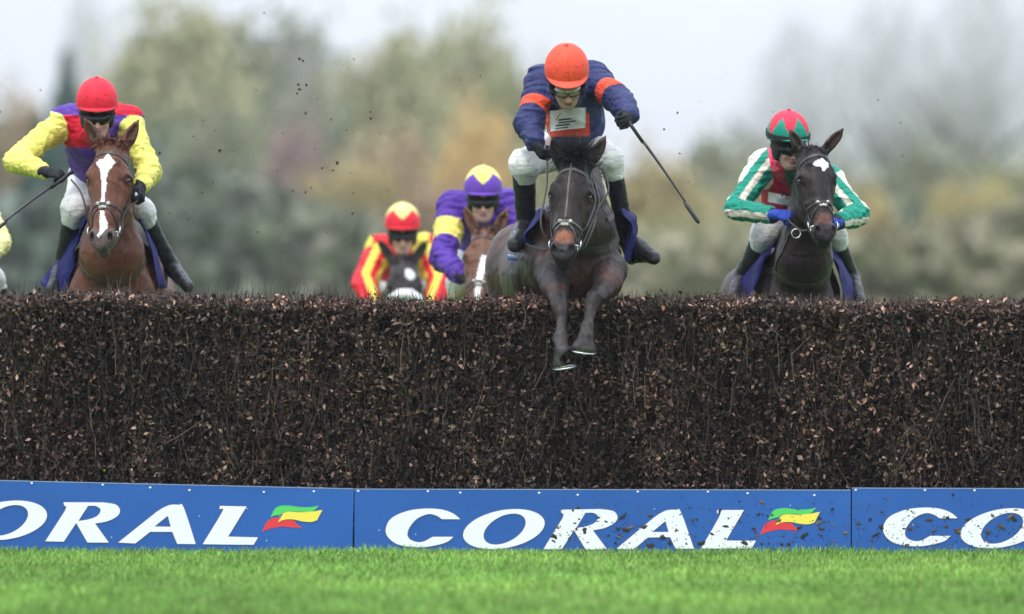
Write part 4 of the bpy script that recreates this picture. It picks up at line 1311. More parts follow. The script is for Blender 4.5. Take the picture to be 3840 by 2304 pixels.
def limb_param(V, J, q):
    """position along arm q: 0 shoulder, 1 elbow, 2 wrist, and the distance from its axis, and a signed angle around it"""
    a, b, c = [np.array(J[k][q], float) for k in ('sh', 'el', 'wr')]
    out = []
    for (p0, p1) in ((a, b), (b, c)):
        d = p1 - p0; t = np.clip((V - p0) @ d / (d @ d), 0, 1)
        out.append((t, np.linalg.norm(V - p0 - t[:, None]*d, axis=1), V - p0 - t[:, None]*d))
    use = out[1][1] < out[0][1]
    t = np.where(use, 1 + out[1][0], out[0][0]); dist = np.where(use, out[1][1], out[0][1])
    rad = np.where(use[:, None], out[1][2], out[0][2])
    return t, dist, rad

def drape(F, pts, dirn, off):
    return F.cast(np.array(pts), dirn, off)

def panel(root, Jf, c, du, dv, w, h, prints, nx=22, ny=12, dirn=(0, 1, 0), mat=None, name="sponsor_panel", text=None, tsize=.04, tpos=(0, 0)):
    """printed cloth panel sewn on the silks; prints: (x0, y0, x1, y1, material) in 0..1"""
    du, dv = norm(du), norm(dv); c = np.array(c, float); dn = np.array(dirn, float)
    def grid(x0, y0, x1, y1, nx, ny, off):
        P = [c - dn*.3 + du*(w*(x0 + (x1-x0)*i/nx - .5)) + dv*(h*(y0 + (y1-y0)*j/ny - .5)) for j in range(ny+1) for i in range(nx+1)]
        A = drape(Jf, P, dn, off); B = A + dn*.012
        N = len(A); f = []
        for j in range(ny):
            for i in range(nx):
                a = j*(nx+1)+i; f.append((a, a+1, a+nx+2, a+nx+1))
        rim = [i for i in range(nx+1)] + [j*(nx+1)+nx for j in range(1, ny+1)] + [ny*(nx+1)+i for i in range(nx-1, -1, -1)] + [j*(nx+1) for j in range(ny-1, 0, -1)]
        for k in range(len(rim)): f.append((rim[k], rim[(k+1) % len(rim)], N+rim[(k+1) % len(rim)], N+rim[k]))
        return np.concatenate([A, B]), f
    V, f = grid(0, 0, 1, 1, nx, ny, .004)
    o = mesh_obj(name, V, f, mat or M_panel, root)
    for i, (x0, y0, x1, y1, mt) in enumerate(prints):
        V, f = grid(x0, y0, x1, y1, 8, 2, .0065); mesh_obj("printing", V, f, mt, o)
    if text:
        cu = bpy.data.curves.new("t", 'FONT'); cu.body = text; cu.size = tsize; cu.offset = .001; cu.resolution_u = 3
        tmp = bpy.data.objects.new("tmp", cu); COL.objects.link(tmp)
        me = bpy.data.meshes.new_from_object(tmp.evaluated_get(bpy.context.evaluated_depsgraph_get()))
        v = np.array([tuple(x.co) for x in me.vertices]); fs = [tuple(p.vertices) for p in me.polygons]
        bpy.data.objects.remove(tmp)
        P = c - dn*.3 + du*(v[:, :1] + tpos[0]) - dv*(v[:, 1:2] + tpos[1])
        mesh_obj("printing", drape(Jf, P, dn, .0075), fs, M_print, o)
    return o

def whip(label, a, b, r0=.0075, r1=.0055, flap=True):
    a, b = np.array(a, float), np.array(b, float)
    root = empty("whip", a, label, "whip", "whips carried by the riders")
    d = b - a
    m = MB(); m.tube([a - d*.10, a + d*.18], [r0*1.25, r0*1.15], 10); m.ball(a - d*.105, r0*1.7, 10, 8); m.build("handle", M_boot, root)
    m = MB(); pts = [a + d*t + np.array([0, 0, .012*math.sin(t*3.14)]) for t in np.linspace(.18, .80, 12)]
    m.tube(pts, list(np.linspace(r0, r1*.8, 12)), 8); m.build("shaft", M_whip, root)
    m = MB(); m.tube([a + d*t for t in (.78, .82, .97, 1.0)], [r1, r1*1.7, r1*1.8, r1*1.1], 8); m.build("flap", M_whip, root)
    return root
# ------------------------------------------------------------------ the field
cA = Crop(0, 250, 1.649); cM = Crop(1850, 130, 2.474); cN = Crop(1850, 600, 1.854); cP = Crop(1280, 580, 2.558); cE = Crop(2650, 400, 1.952)

def body_frame(c, back):
    c = np.array(c, float); bk = norm(back); lat = norm(np.cross(bk, [0, 0, 1.0]))
    if lat[0] < 0: lat = -lat
    up = np.cross(lat, bk); up = norm(up) * (1 if up[2] > 0 else -1)
    return lambda x, y, z: c + lat*x + bk*y + up*z
def gallop_legs(L, hz=0.0, fore=None):
    legs = [] if fore is None else list(fore)
    for q in (-1, 1):
        if fore is None:
            legs.append(dict(p=[L(q*.15, .12, -.10), L(q*.15, .16, -.30), L(q*.14, -.16-.05*q, -.46), L(q*.13, .0, -.66), L(q*.13, .10, -.72), L(q*.13, .15, -.75)],
                             r=[.115, .078, .046, .036, .032, .052]))
        s = L(q*.15, 1.42, -.25); h = L(q*.14, 1.62 + q*.12, 0); x = h[0]
        legs.append(dict(p=[s, L(q*.17, 1.18, -.42), np.array([x, h[1]+.02, .52]), np.array([x, h[1]-.10, .16]), np.array([x, h[1]-.17, .08]), np.array([x, h[1]-.22, .018])],
                         r=[.15, .105, .055, .037, .034, .054]))
    return legs
def poly_in(U, V, pts):
    inside = np.zeros(len(U), bool); n = len(pts)
    for i in range(n):
        (x0, y0), (x1, y1) = pts[i], pts[(i+1) % n]
        c = ((y0 > V) != (y1 > V)) & (U < (x1-x0)*(V-y0)/(y1-y0+1e-12) + x0)
        inside ^= c
    return inside
def coat(base, leg=None, muzzle=(.05, .042, .04), tan=None, marks=(), belly=None, seed=0, var=.25, earin=None, legz=None, patches=()):
    def f(V, u, F):
        n = vnoise(V*5 + seed)[:, None]; n2 = vnoise(V*60)[:, None]
        c = np.array([base]) * (1 - var + 2*var*n) * (.86 + .28*n2)
        if belly is not None:
            w = np.clip((vnoise(V*3.3 + 4 + seed) - .42)*4, 0, 1)[:, None]
            d = F.at(V, 'head', raw=True)[:, None]
            c = np.where(d > .05, c*(1-w) + np.array([belly])*w*(.8+.4*n2), c)
        for (pc, pr, pcol) in patches:
            w = np.clip(1.3 - np.linalg.norm(V - np.array(pc), axis=1)/pr, 0, 1)[:, None] * (.4 + .9*vnoise(V*16)[:, None]); w = np.clip(w, 0, 1); c = c*(1-w) + np.array([pcol])*w*(.75+.5*n2)
        sp = vnoise(V*88 + seed) > .925; c[sp] = c[sp]*.4 + np.array([.085, .070, .058])*.6
        hd = (np.abs(u[:, 0]) < .17) & (u[:, 1] > -.05) & (u[:, 1] < .66) & (u[:, 2] > -.26)
        uw = u + .006*(vnoise(u*90) - .5)[:, None]
        m = hd & (u[:, 1] + .25*np.abs(u[:, 0]) + .25*np.minimum(-u[:, 2]-.03, .0) > .492)
        c[m] = np.array(muzzle) * (.7 + .6*n2[m])
        if tan is not None:
            e = np.clip(1 - np.abs(u[:, 1] - .455)/.045, 0, 1) * np.clip(1 - np.abs(u[:, 0])/.065, 0, 1) * (u[:, 2] > -.12) * hd
            e = np.clip(e*2.2, 0, 1)[:, None]; c = c*(1-e) + np.array([tan])*e*(.8+.4*n2)
        no = hd & (((np.abs(u[:, 0])-.048)/.013)**2 + ((u[:, 1]-.525)/.022)**2 < 1) & (u[:, 2] > -.06)
        c[no] = (.008, .006, .006)
        ey = hd & (((np.abs(u[:, 0])-.10)/.03)**2 + ((u[:, 1]-.192)/.024)**2 < 1) & (u[:, 2] < -.03)
        c[ey] *= .45
        for pts in marks:
            c[hd & (u[:, 2] > -.075) & poly_in(uw[:, 0], uw[:, 1], pts)] = (.80, .79, .78)
        if earin is not None:
            de = F.at(V, 'ear', raw=True); g = F.grad(V)[:, 1] if False else None
            inn = (de > .0015) & (F.at(V, 'ear', raw=True) < .02) & (u[:, 1] < -.02)
            c[inn] = np.array(earin)*(.6+.8*n2[inn])
        if leg is not None:
            dl = np.minimum(F.at(V, 'leg', raw=True), F.at(V, 'hoof', raw=True))
            z = V[:, 2]; t = np.clip((legz[0] - z)/(legz[0]-legz[1]), 0, 1)[:, None] * (dl < .02)[:, None]
            c = c*(1-t) + np.array([leg])*t*(.55+.9*n2)
        return c
    return f

# ======================================================= leading pair: dark horse over the fence, rider in navy
Hm = HeadFrame(cN(545, -5, .12), cN(468, 700, -.15), R(-13))
Hm.earu = .072
Bm = dict(c=cN(612, 655, .25), back=(-.240, 1.4, -.13)); Lm = body_frame(Bm['c'], Bm['back'])
fore = [dict(p=[cN(412, 765, .26), cN(430, 880, .07), cN(455, 968, -.08), cN(466, 1030, -.155), cN(470, 1068, -.18), cN(474, 1112, -.20), cN(471, 1188, -.24), cN(465, 1232, -.262), cN(468, 1266, -.28), cN(474, 1305, -.30), cN(480, 1340, -.31), cN(492, 1420, -.304)],
             r=[.105, .074, .049, .045, .038, .027, .028, .040, .035, .031, .040, .064]),
        dict(p=[cN(800, 760, .26), cN(792, 855, .09), cN(752, 918, -.03), cN(708, 966, -.14), cN(690, 1008, -.17), cN(676, 1060, -.20), cN(664, 1118, -.245), cN(652, 1165, -.28), cN(645, 1198, -.30), cN(640, 1232, -.32), cN(630, 1312, -.314)],
             r=[.105, .080, .056, .051, .041, .030, .030, .041, .036, .040, .066])]
hind = []
for q in (-1, 1):
    hind.append(dict(p=[Lm(q*.15, 1.45, -.2), Lm(q*.18, 1.38, -.46), Lm(q*.15, 1.95, -.66), Lm(q*.14, 2.25, -.92), Lm(q*.14, 2.30, -1.0), Lm(q*.14, 2.31, -1.06)],
                     r=[.17, .115, .055, .038, .034, .052]))
rootM, FM, _, hoofsM = horse("racehorse", "dark brown horse with tan nose jumping the hedge, forelegs stretched over the front", Hm,
    [cN(405, -165, .13), cN(782, -165, .16)],
    dict(crest=[cN(640, 130, .42), cN(655, 330, .60)], throat=[cN(625, 320, .25), cN(625, 480, .26)], rc=[.085, .11], rt=[.125, .175]),
    Bm, fore + hind,
    coat((.019, .0135, .0115), leg=(.045, .040, .038), legz=(1.36, 1.18), tan=(.26, .095, .055), muzzle=(.022, .019, .019), belly=(.085, .042, .030), earin=(.04, .026, .022), seed=2, patches=((cN(415, 860, .04), .12, (.085, .038, .026)), (cN(830, 850, .06), .11, (.080, .036, .026)), (cN(600, 560, .05), .2, (.035, .022, .018)), (Lm(-.3, 1.3, -.2), .5, (.045, .034, .029)))),
    group="horses racing over the fence")
bridle(rootM, FM, Hm, None, noseband_v=.365, centre=True, strapmat=M_grey_strap,
       reins={-1: [cN(330, 440, -.0), cN(370, 180, .12), cM(500, 1130, .28)], 1: [cN(735, 330, .02), cN(800, 200, .1), cN(760, 60, .3)]})
r_ = [Hm(u, v, w) for (u, v, w) in ((-.032, -.01, -.07), (-.015, .0, -.05), (.015, .0, -.05), (.032, -.01, -.07))]
hair_tufts("forelock", rootM, r_, [(-.1, -.4, 1.0), (.05, -.5, 1.1), (.25, -.5, 1.1), (.4, -.45, .8)], .185, .0036, 950, (.026, .027, .032), curl=.95, seed=4)
hair_tufts("mane", rootM, [Hm(0, -.02, -.10), cN(600, 60, .35), cN(640, 200, .55)], [(.2, -.1, 1), (.4, .1, .9), (.6, .1, .5)], .17, .0045, 360, (.024, .024, .028), curl=.5, seed=5)
hair_tufts("tail", rootM, [Lm(0, 1.86, .10), Lm(0, 1.92, .0)], [(0, 1, -.2), (0, .8, -.6)], .7, .004, 260, (.02, .018, .018), curl=.12, seed=6, grav=.25)
for (p, d, r0) in hoofsM[:2]:
    m = MB(); a1 = norm(np.cross(d, [0, 1, .2])); a2 = norm(np.cross(d, a1))
    m.ring(p + d*r0*.86*.35, a1, a2, r0*.98, .0045, 30, 8); o = m.build("horseshoe", M_steel, rootM)
sheet("saddlecloth", rootM, [[cN(345, 340, .30), cN(330, 360, .55), cN(330, 400, .95)], [cN(285, 430, .28), cN(262, 450, .55), cN(240, 480, 1.1)],
                            [cN(225, 525, .30), cN(225, 560, .6), cN(180, 600, 1.2)], [cN(285, 610, .34), cN(240, 690, .9), cN(130, 690, 1.25)]], M_cloth_blue, wav=.012)
sheet("saddlecloth", rootM, [[cN(890, 335, .6), cN(905, 345, .75), cN(905, 340, .95)], [cN(930, 430, .58), cN(965, 420, .8), cN(975, 400, 1.1)],
                            [cN(945, 560, .62), cN(985, 520, .85), cN(990, 500, 1.2)], [cN(900, 705, .62), cN(950, 700, .85), cN(975, 600, 1.2)]], M_cloth_blue, wav=.012)
def clothtext(): pass
# breast girth and strap
m = MB()
for pts in ([Lm(-.25, .35, .12), Lm(-.21, .05, .05), Lm(0, -.12, .02), Lm(.21, .05, .08), Lm(.25, .35, .16)],):
    V, f = strap(FM, pts, .045, .006, .001, 30); m.add(V, f)
V, f = strap(FM, [Lm(.05, -.05, .15), Lm(.15, .1, .22), Lm(.2, .3, .24)], .03, .005, .002, 20); m.add(V, f)
m.build("breastplate", M_grey_dark if False else M_leather, rootM, smooth=False)
def saddle(root, L, z=.30):
    F = Field(); F.rc(L(0, .62, z+.02), L(0, .95, z+.0), .085, .10, .04); F.rc(L(-.1, .75, z-.04), L(.1, .75, z-.04), .10, .10, .04)
    V, Q = F.mesh(.012); mesh_obj("saddle", V, Q, M_boot, root)
saddle(rootM, Lm, .27)

Fm = FaceFrame(cM(693, 548, .27), R(40), R(4), R(-1), 1.02)
Jm = dict(sh=[cM(455, 440, .74), cM(925, 410, .74)], el=[cM(330, 835, .50), cM(1205, 655, .44)], wr=[cM(392, 1015, .30), cM(1268, 765, .22)],
          chest=cM(735, 590, .80), belly=cM(755, 820, .95), pelvis=cM(740, 1000, 1.22), back=cM(720, 420, .98),
          hip=[cM(620, 1060, 1.15), cM(860, 1040, 1.15)], kn=[cM(282, 1205, .60), cM(1088, 1150, .66)],
          an=[cN(228, 465, .86), cN(925, 545, .92)], toe=[cN(150, 590, .55), cN(1115, 683, .78)], heel=[cN(225, 600, .92), cN(965, 690, .98)],
          ra=[(.080, .072, .046), (.080, .066, .044)], rl=[(.105, .078, .054, .056), (.10, .066, .046, .046)], fold=.007,
          r=dict(chest=.150, belly=.145, yoke=.08, back=.12),
          hand=[((.5, -.45, -.75), (.75, .55, .2), (.35, -.7, .6)), ((-.30, -.9, -.35), (-.92, .35, -.1), (.16, .25, -.95))])
NAVY = (.029, .036, .118); ORG = (.78, .085, .035)
def paint_m(V, F, J):
    c = np.tile(np.array([NAVY]), (len(V), 1)); x, y = cM.inv(V)
    dt, d0, d1 = F.at(V, 'torso', raw=True), F.at(V, 'arm0', raw=True), F.at(V, 'arm1', raw=True)
    tor = dt < np.minimum(d0, d1)
    front = V[:, 1] < .98
    c[tor & front & (np.abs(x - 680 - (y-660)*.04) < 205) & (y > 655 + np.abs(x-695)*.42) & (y < 950)] = np.array(ORG)*.95
    for q, (a, b) in enumerate(((.52, .74), (.46, .72))):
        t, dist, rad = limb_param(V, J, q); arm = (d0, d1)[q] < dt + .004
        other = (d1, d0)[q]
        c[arm & ((d0, d1)[q] < other) & (t > a + .0*x) & (t < b)] = ORG
    return c
rootJ, FJ, _ = person("person", "rider in navy silks with orange armbands and plain orange cap, whip arm out", Jm, Fm, paint_m)
Fmc = FaceFrame(cM(693, 520, .27), R(28), R(3), R(-1), 1.02)
cap(rootJ, Fmc, lambda th, ph: (.80, .085, .040), btn=(.7, .07, .03), peakcol=(.86, .11, .06), peakw=.036)
goggles(rootJ, Fm, clear=True)
panel(rootJ, FJ, cM(690, 790, .8), (1, 0, .10), (0, 0, -1), .200, .110,
      [(.24, .46, .60, .53, M_print), (.24, .60, .72, .66, M_print), (.16, .73, .56, .79, M_print), (.16, .87, .50, .92, M_print)])
mg = MB()
P = drape(FJ, [cM(690, 787, .8) + np.array([a, -.3, b]) for a, b in ((-.072, -.008), (-.064, -.008), (-.036, .030), (-.044, .030))], (0, 1, 0), .008)
mg.add(P, [(0, 1, 2, 3)]); mg.build("printing", M_gold, rootJ, smooth=False)
whip("long black whip held out by the navy rider, pointing down to the right", W(2366, 470, .16), W(2622, 838, .05), .0085, .0065)

# ======================================================= chestnut horse at the left and the rider in yellow sleeves
def left_pair(cr, dy, marks, base, label, jlabel, paint, capc, group_done=None, far=False, hs=1.0):
    c = lambda x, y, Y: cr(x, y, Y + dy)
    H = HeadFrame(c(668, 462, 1.80), c(612, 1130, 1.55), R(-13))
    B = dict(c=c(692, 1345, 2.30), back=(.02, 1.4, -.17)); L = body_frame(B['c'], B['back'])
    rt, F, _, hf = horse("racehorse", label, H, [c(520, 318, 1.84), c(858, 332, 1.84)],
        dict(crest=[c(680, 760, 2.35), c(690, 980, 2.52)], throat=[c(690, 930, 2.12), c(692, 1150, 2.18)], rc=[.09, .12], rt=[.125, .185]),
        B, gallop_legs(L), coat(base, muzzle=(.10, .075, .065), marks=marks, earin=(.11, .06, .045), seed=5, var=.2), width=1.2)
    bridle(rt, F, H, None, noseband_v=.345,
           reins={-1: [c(510, 800, 1.75), c(440, 700, 1.9)], 1: [c(770, 900, 1.75), c(850, 830, 1.85)]})
    hair_tufts("forelock", rt, [H(-.05, .0, -.06), H(.05, .0, -.06)], [(-.15, -.35, .6), (.15, -.35, .6)], .085, .0045, 420, np.array(base)*1.25, curl=.6, seed=8, grav=.3)
    hair_tufts("mane", rt, [H(0, -.02, -.12), c(690, 700, 2.3), c(700, 950, 2.5)], [(.2, 0, 1), (.5, .1, .7), (.6, .1, .5)], .10, .004, 240, np.array(base)*.9, curl=.4, seed=9)
    hair_tufts("tail", rt, [L(0, 1.86, .10), L(0, 1.92, .0)], [(0, 1, -.2), (0, .8, -.6)], .7, .004, 200, np.array(base)*.6, curl=.12, seed=6, grav=.25)
    sheet("saddlecloth", rt, [[c(545, 930, 2.35), c(530, 945, 2.6), c(520, 930, 2.9)], [c(450, 1090, 2.3), c(440, 1110, 2.6), c(430, 1080, 3.0)],
                             [c(440, 1190, 2.3), c(350, 1240, 2.6), c(330, 1240, 3.0)], [c(405, 1395, 2.3), c(300, 1390, 2.55), c(250, 1325, 2.9)]], M_cloth_blue, wav=.018)
    sheet("saddlecloth", rt, [[c(865, 940, 2.35), c(880, 960, 2.6), c(880, 940, 2.9)], [c(900, 1040, 2.3), c(940, 1090, 2.6), c(950, 1060, 3.0)],
                             [c(950, 1180, 2.3), c(985, 1210, 2.6), c(990, 1200, 3.0)], [c(975, 1360, 2.3), c(1025, 1370, 2.55), c(1030, 1330, 2.9)]], M_cloth_blue, wav=.012)
    m = MB(); V, f = strap(F, [L(-.27, .35, .22), L(-.22, .05, .16), L(0, -.15, .10), L(.22, .05, .16), L(.27, .35, .22)], .038, .006, .001, 34); m.add(V, f)
    V, f = strap(F, [L(-.16, .0, .16), L(-.13, .0, .05), L(-.17, .02, -.08)], .018, .005, .003, 14); m.add(V, f)
    m.build("breast_girth", M_brown_leather, rt, smooth=False); saddle(rt, L, .26)
    Fa = FaceFrame(c(603, 330, 2.02), R(14), R(4), 0, 1.0)
    J = dict(sh=[c(405, 335, 2.42), c(785, 335, 2.42)], el=[c(100, 585, 2.20), c(925, 655, 2.15)], wr=[c(292, 655, 1.98), c(868, 745, 1.92)],
             chest=c(600, 430, 2.45), belly=c(590, 590, 2.7), pelvis=c(600, 680, 3.0),
             hip=[c(530, 720, 2.9), c(690, 720, 2.9)], kn=[c(458, 880, 2.45), c(885, 890, 2.45)],
             an=[c(385, 1235, 2.65), c(1062, 1240, 2.72)], toe=[c(320, 1385, 2.4), c(1165, 1365, 2.45)],
             ra=[(.074, .058, .036), (.072, .056, .036)], rl=[(.10, .068, .052, .042), (.10, .058, .046, .042)], fold=.008,
             r=dict(chest=.155, belly=.135, yoke=.07),
             cuff=M_cuff, hand=[((1, -.25, -.12), (-.1, .6, -.8), (-.2, -.75, -.6)), ((.15, -.6, -.8), (-.9, .2, -.2), (.2, .75, -.6))])
    rj, Fj, jk = person("person", jlabel, J, Fa, lambda V, F_, J_: paint(V, F_, J_, c, cr))
    cap(rj, Fa, capc, btn=capc(0, 0), peakw=.020)
    goggles(rj, Fa)
    return c, rj, Fj
M_cuff = material("cuff_yellow", (.75, .70, .08), .6, .3)
YEL = (.78, .73, .16); RED = (.62, .012, .035); PUR = (.095, .036, .29)
def paint_a(V, F, J, c, cr):
    x, y = cr.inv(V); n = vnoise(V*20)[:, None]
    dt, d0, d1 = F.at(V, 'torso', raw=True), F.at(V, 'arm0', raw=True), F.at(V, 'arm1', raw=True)
    col = np.tile(np.array([RED]), (len(V), 1)); mid = 600
    up = y < 300
    col[(x < mid) & up] = PUR; col[(x > mid) & ~up & (y < 500)] = PUR; col[(x < mid) & (y > 500)] = PUR
    t0 = limb_param(V, J, 0)[0]; t1 = limb_param(V, J, 1)[0]
    m = ((d0 < dt + .012) & (t0 > .10) & (x < mid)) | ((d1 < dt + .012) & (t1 > .10) & (x > mid)); col[m] = YEL
    spot = vnoise(V*70 + 9) > .89; col[m & spot] *= .35
    return col
starA = [(-.058, .118), (-.040, .104), (-.018, .094), (.006, .066), (.024, .092), (.048, .118), (.034, .140), (.020, .156), (.013, .185), (.009, .25), (.006, .31), (.010, .345),
         (-.014, .345), (-.011, .30), (-.016, .24), (-.024, .18), (-.034, .148), (-.046, .135)]
snipA = [(-.010, .385), (.008, .385), (.018, .42), (.030, .45), (.032, .48), (.014, .50), (-.006, .535), (-.016, .525), (-.006, .48), (-.012, .44)]
cc_, rootA, FA = left_pair(cA, 0, (starA, snipA), (.128, .050, .029), "chestnut horse with a white blaze at the left, chest just behind the hedge",
          "rider with yellow sleeves and plain red cap on the chestnut horse, elbow out", paint_a, lambda th, ph: (.72, .022, .045))
whip("black whip of the rider in yellow sleeves, pointing down to the left edge", cA(395, 690, 1.93), cA(-60, 1035, 1.8), .0085, .0065)

# ======================================================= pair cut off by the left frame edge
def paint_f(V, F, J, c, cr):
    x, y = cr.inv(V)
    dt, d0, d1 = F.at(V, 'torso', raw=True), F.at(V, 'arm0', raw=True), F.at(V, 'arm1', raw=True)
    col = np.tile(np.array([(.10, .11, .50)]), (len(V), 1))
    for q, d in ((0, d0), (1, d1)):
        t, dist, rad = limb_param(V, J, q)
        s = (rad[:, 0] > .012) if q else (rad[:, 0] < -.012)
        col[(d < dt + .01) & s & (((x > 600) if q else (x < 600)))] = (.78, .73, .32)
    return col
cF = Crop(-531, 534, 1.75)
left_pair(cF, 1.5, (), (.10, .045, .028), "brown horse beyond the left edge, hidden behind the chestnut horse's side",
          "rider in blue and yellow, only an elbow showing at the left frame edge", paint_f, lambda th, ph: (.12, .13, .5))

# ======================================================= right pair
He = HeadFrame(cE(800, 285, 1.75), cE(886, 985, 1.50), R(13))
Be = dict(c=cE(690, 1385, 2.20), back=(-.15, 1.4, -.12)); Le = body_frame(Be['c'], Be['back'])
starE = [(.000, .088), (.024, .082), (.046, .098), (.066, .106), (.062, .128), (.044, .140), (.036, .160), (.020, .158), (.014, .132), (-.014, .128), (-.030, .120), (-.016, .100)]
rootE, FE, _, _h = horse("racehorse", "nearly black horse with a small white star at the right, ears pricked", He,
    [cE(610, 168, 1.80), cE(1000, 162, 1.80)],
    dict(crest=[cE(735, 620, 2.15), cE(690, 950, 2.42)], throat=[cE(755, 830, 1.98), cE(715, 1110, 2.08)], rc=[.09, .11], rt=[.115, .165]),
    Be, gallop_legs(Le), coat((.021, .0155, .0145), muzzle=(.022, .019, .020), tan=(.12, .052, .038), marks=(starE,), belly=(.055, .034, .027), earin=(.05, .038, .034), seed=9), width=.96)
bridle(rootE, FE, He, None, noseband_v=.355,
       reins={-1: [cE(690, 900, 1.75), cE(620, 850, 1.85), cE(590, 815, 1.9)], 1: [cE(960, 880, 1.7), cE(970, 860, 1.85)]})
hair_tufts("forelock", rootE, [He(-.04, .0, -.05), He(.04, .0, -.05)], [(-.1, -.5, .1), (.1, -.5, .1)], .07, .004, 150, (.02, .018, .018), curl=.5, seed=18, grav=.3)
hair_tufts("mane", rootE, [He(-.02, -.02, -.12), cE(700, 600, 2.1), cE(650, 900, 2.35)], [(-.3, 0, .8), (-.6, .1, .4), (-.6, .1, .3)], .12, .004, 260, (.02, .018, .018), curl=.4, seed=19)
hair_tufts("tail", rootE, [Le(0, 1.86, .10), Le(0, 1.92, .0)], [(0, 1, -.2), (0, .8, -.6)], .7, .004, 200, (.016, .014, .014), curl=.12, seed=6, grav=.25)
sheet("saddlecloth", rootE, [[cE(500, 1010, 2.3), cE(440, 1040, 2.6), cE(430, 1030, 2.9)], [cE(410, 1120, 2.25), cE(340, 1130, 2.6), cE(320, 1120, 3.0)],
                            [cE(360, 1260, 2.25), cE(270, 1220, 2.6), cE(250, 1220, 3.0)], [cE(330, 1420, 2.25), cE(230, 1410, 2.55), cE(160, 1400, 2.9)]], M_cloth_blue, wav=.014)
sheet("saddlecloth", rootE, [[cE(905, 1040, 2.3), cE(950, 1060, 2.6), cE(950, 1050, 2.9)], [cE(940, 1140, 2.25), cE(1000, 1160, 2.6), cE(1010, 1150, 3.0)],
                            [cE(975, 1260, 2.25), cE(1060, 1260, 2.6), cE(1070, 1250, 3.0)], [cE(990, 1420, 2.25), cE(1110, 1420, 2.55), cE(1120, 1390, 2.9)]], M_cloth_blue, wav=.012)
m = MB(); V, f = strap(FE, [Le(-.25, .35, .22), Le(-.2, .05, .16), Le(0, -.15, .12), Le(.2, .05, .16), Le(.25, .35, .22)], .038, .006, .001, 34); m.add(V, f)
V, f = strap(FE, [cE(600, 880, 1.9), cE(585, 960, 1.95), cE(540, 1090, 2.0), cE(450, 1200, 2.1)], .018, .005, .002, 24); m.add(V, f)
m.build("breast_girth", M_leather, rootE, smooth=False); saddle(rootE, Le, .26)
m = MB(); m.ring(cE(655, 930, 1.86), (1, 0, 0), (0, 0, 1), .025, .0045, 26, 8); m.build("martingale_ring", M_steel, rootE)

Fe = FaceFrame(cE(640, 325, 2.02), R(10), R(24), R(2), .98)
Je = dict(sh=[cE(425, 430, 2.45), cE(905, 560, 2.5)], el=[cE(205, 750, 2.2), cE(1110, 795, 2.3)], wr=[cE(512, 795, 1.96), cE(930, 855, 2.05)],
          chest=cE(620, 520, 2.5), belly=cE(580, 680, 2.7), pelvis=cE(640, 850, 3.0), hip=[cE(560, 890, 2.9), cE(760, 890, 2.9)],
          kn=[cE(420, 935, 2.4), cE(945, 940, 2.5)], an=[cE(255, 1260, 2.62), cE(1062, 1250, 2.72)], toe=[cE(190, 1430, 2.4), cE(1120, 1430, 2.45)],
          ra=[(.074, .056, .040), (.070, .058, .038)], rl=[(.10, .074, .054, .042), (.095, .056, .044, .042)], fold=.006, glove=M_glove_blue, cuff=M_black,
          r=dict(chest=.150, belly=.130, yoke=.07), hand=[((1, -.3, -.05), (-.1, .7, -.7), (-.2, -.7, -.6)), ((-.9, -.4, -.1), (.1, .6, -.8), (.2, -.7, -.6))])
GRN = (.006, .25, .17); CRM = (.74, .70, .58); CRIM = (.42, .010, .045)
def paint_e(V, F, J):
    x, y = cE.inv(V); dt, d0, d1 = F.at(V, 'torso', raw=True), F.at(V, 'arm0', raw=True), F.at(V, 'arm1', raw=True)
    c = np.tile(np.array([CRIM]), (len(V), 1))
    c[(V[:, 1] < 2.62) & (np.abs(x - 640) < 130 - (y-400)*.32) & (y > 380) & (y < 640) & (x > 560+(y-420)*.25)] = GRN
    c[(y < 400) & (x > 455) & (x < 520)] = (.75, .05, .12)
    c[(x > 790)] = GRN
    for q, d in ((0, d0), (1, d1)):
        t, dist, rad = limb_param(V, J, q)
        sl = (d < dt + .022) & ((x < 500) if q == 0 else (x > 760)); c[sl] = GRN
        a = np.array(J['wr'][q]) - np.array(J['sh'][q]); up = np.array([0, 0, 1.0])
        side = rad @ norm([(-.62 if q == 0 else .62), 0, .78])        # position across the sleeve
        s2 = np.clip(side/.07, -1, 1)
        stripe = (np.abs(s2 - .15) < .25) | (s2 < -.94) | ((s2 > .93))
        c[sl & stripe & (t < 1.92)] = CRM
    c[(d0 < dt) & (limb_param(V, J, 0)[0] > 1.93)] = (.02, .02, .03)
    return c
rootEj, FEj, _ = person("person", "rider in green and cream striped sleeves with red and green quartered cap", Je, Fe, paint_e)
def capE(th, ph):
    z = abs((((ph + R(24))*6/(2*math.pi)) % 1) - .5)*2
    return (.72, .035, .075) if th < .40 + .50*z else (.010, .27, .18)
oc = cap(rootEj, Fe, capE, btn=(.5, .02, .05), peakw=.018, peakcol=(.012, .25, .17))
m = MB()
pts = [Fe(.1225*math.sin(t), -.088 + .138*.03 + .012*math.cos(t), -.088 + .146*math.cos(t)) for t in np.linspace(0, 2*math.pi, 49)]
for k in range(48):
    p, q2 = np.array(pts[k]), np.array(pts[k+1]); e = Fe.v*.015; o_ = norm(p - Fe(0, -.088, -.088))*.003
    m.add([p-e+o_, q2-e+o_, q2+e+o_, p+e+o_], [(0, 1, 2, 3)])
m.build("helmet_band", M_black, oc)
goggles(rootEj, Fe)
panel(rootEj, FEj, cE(556, 682, 2.4), (1, 0, -.22), (0, 0, -1), .165, .056, [], text="VVH", tsize=.046, tpos=(-.018, .016), name="sponsor_panel")

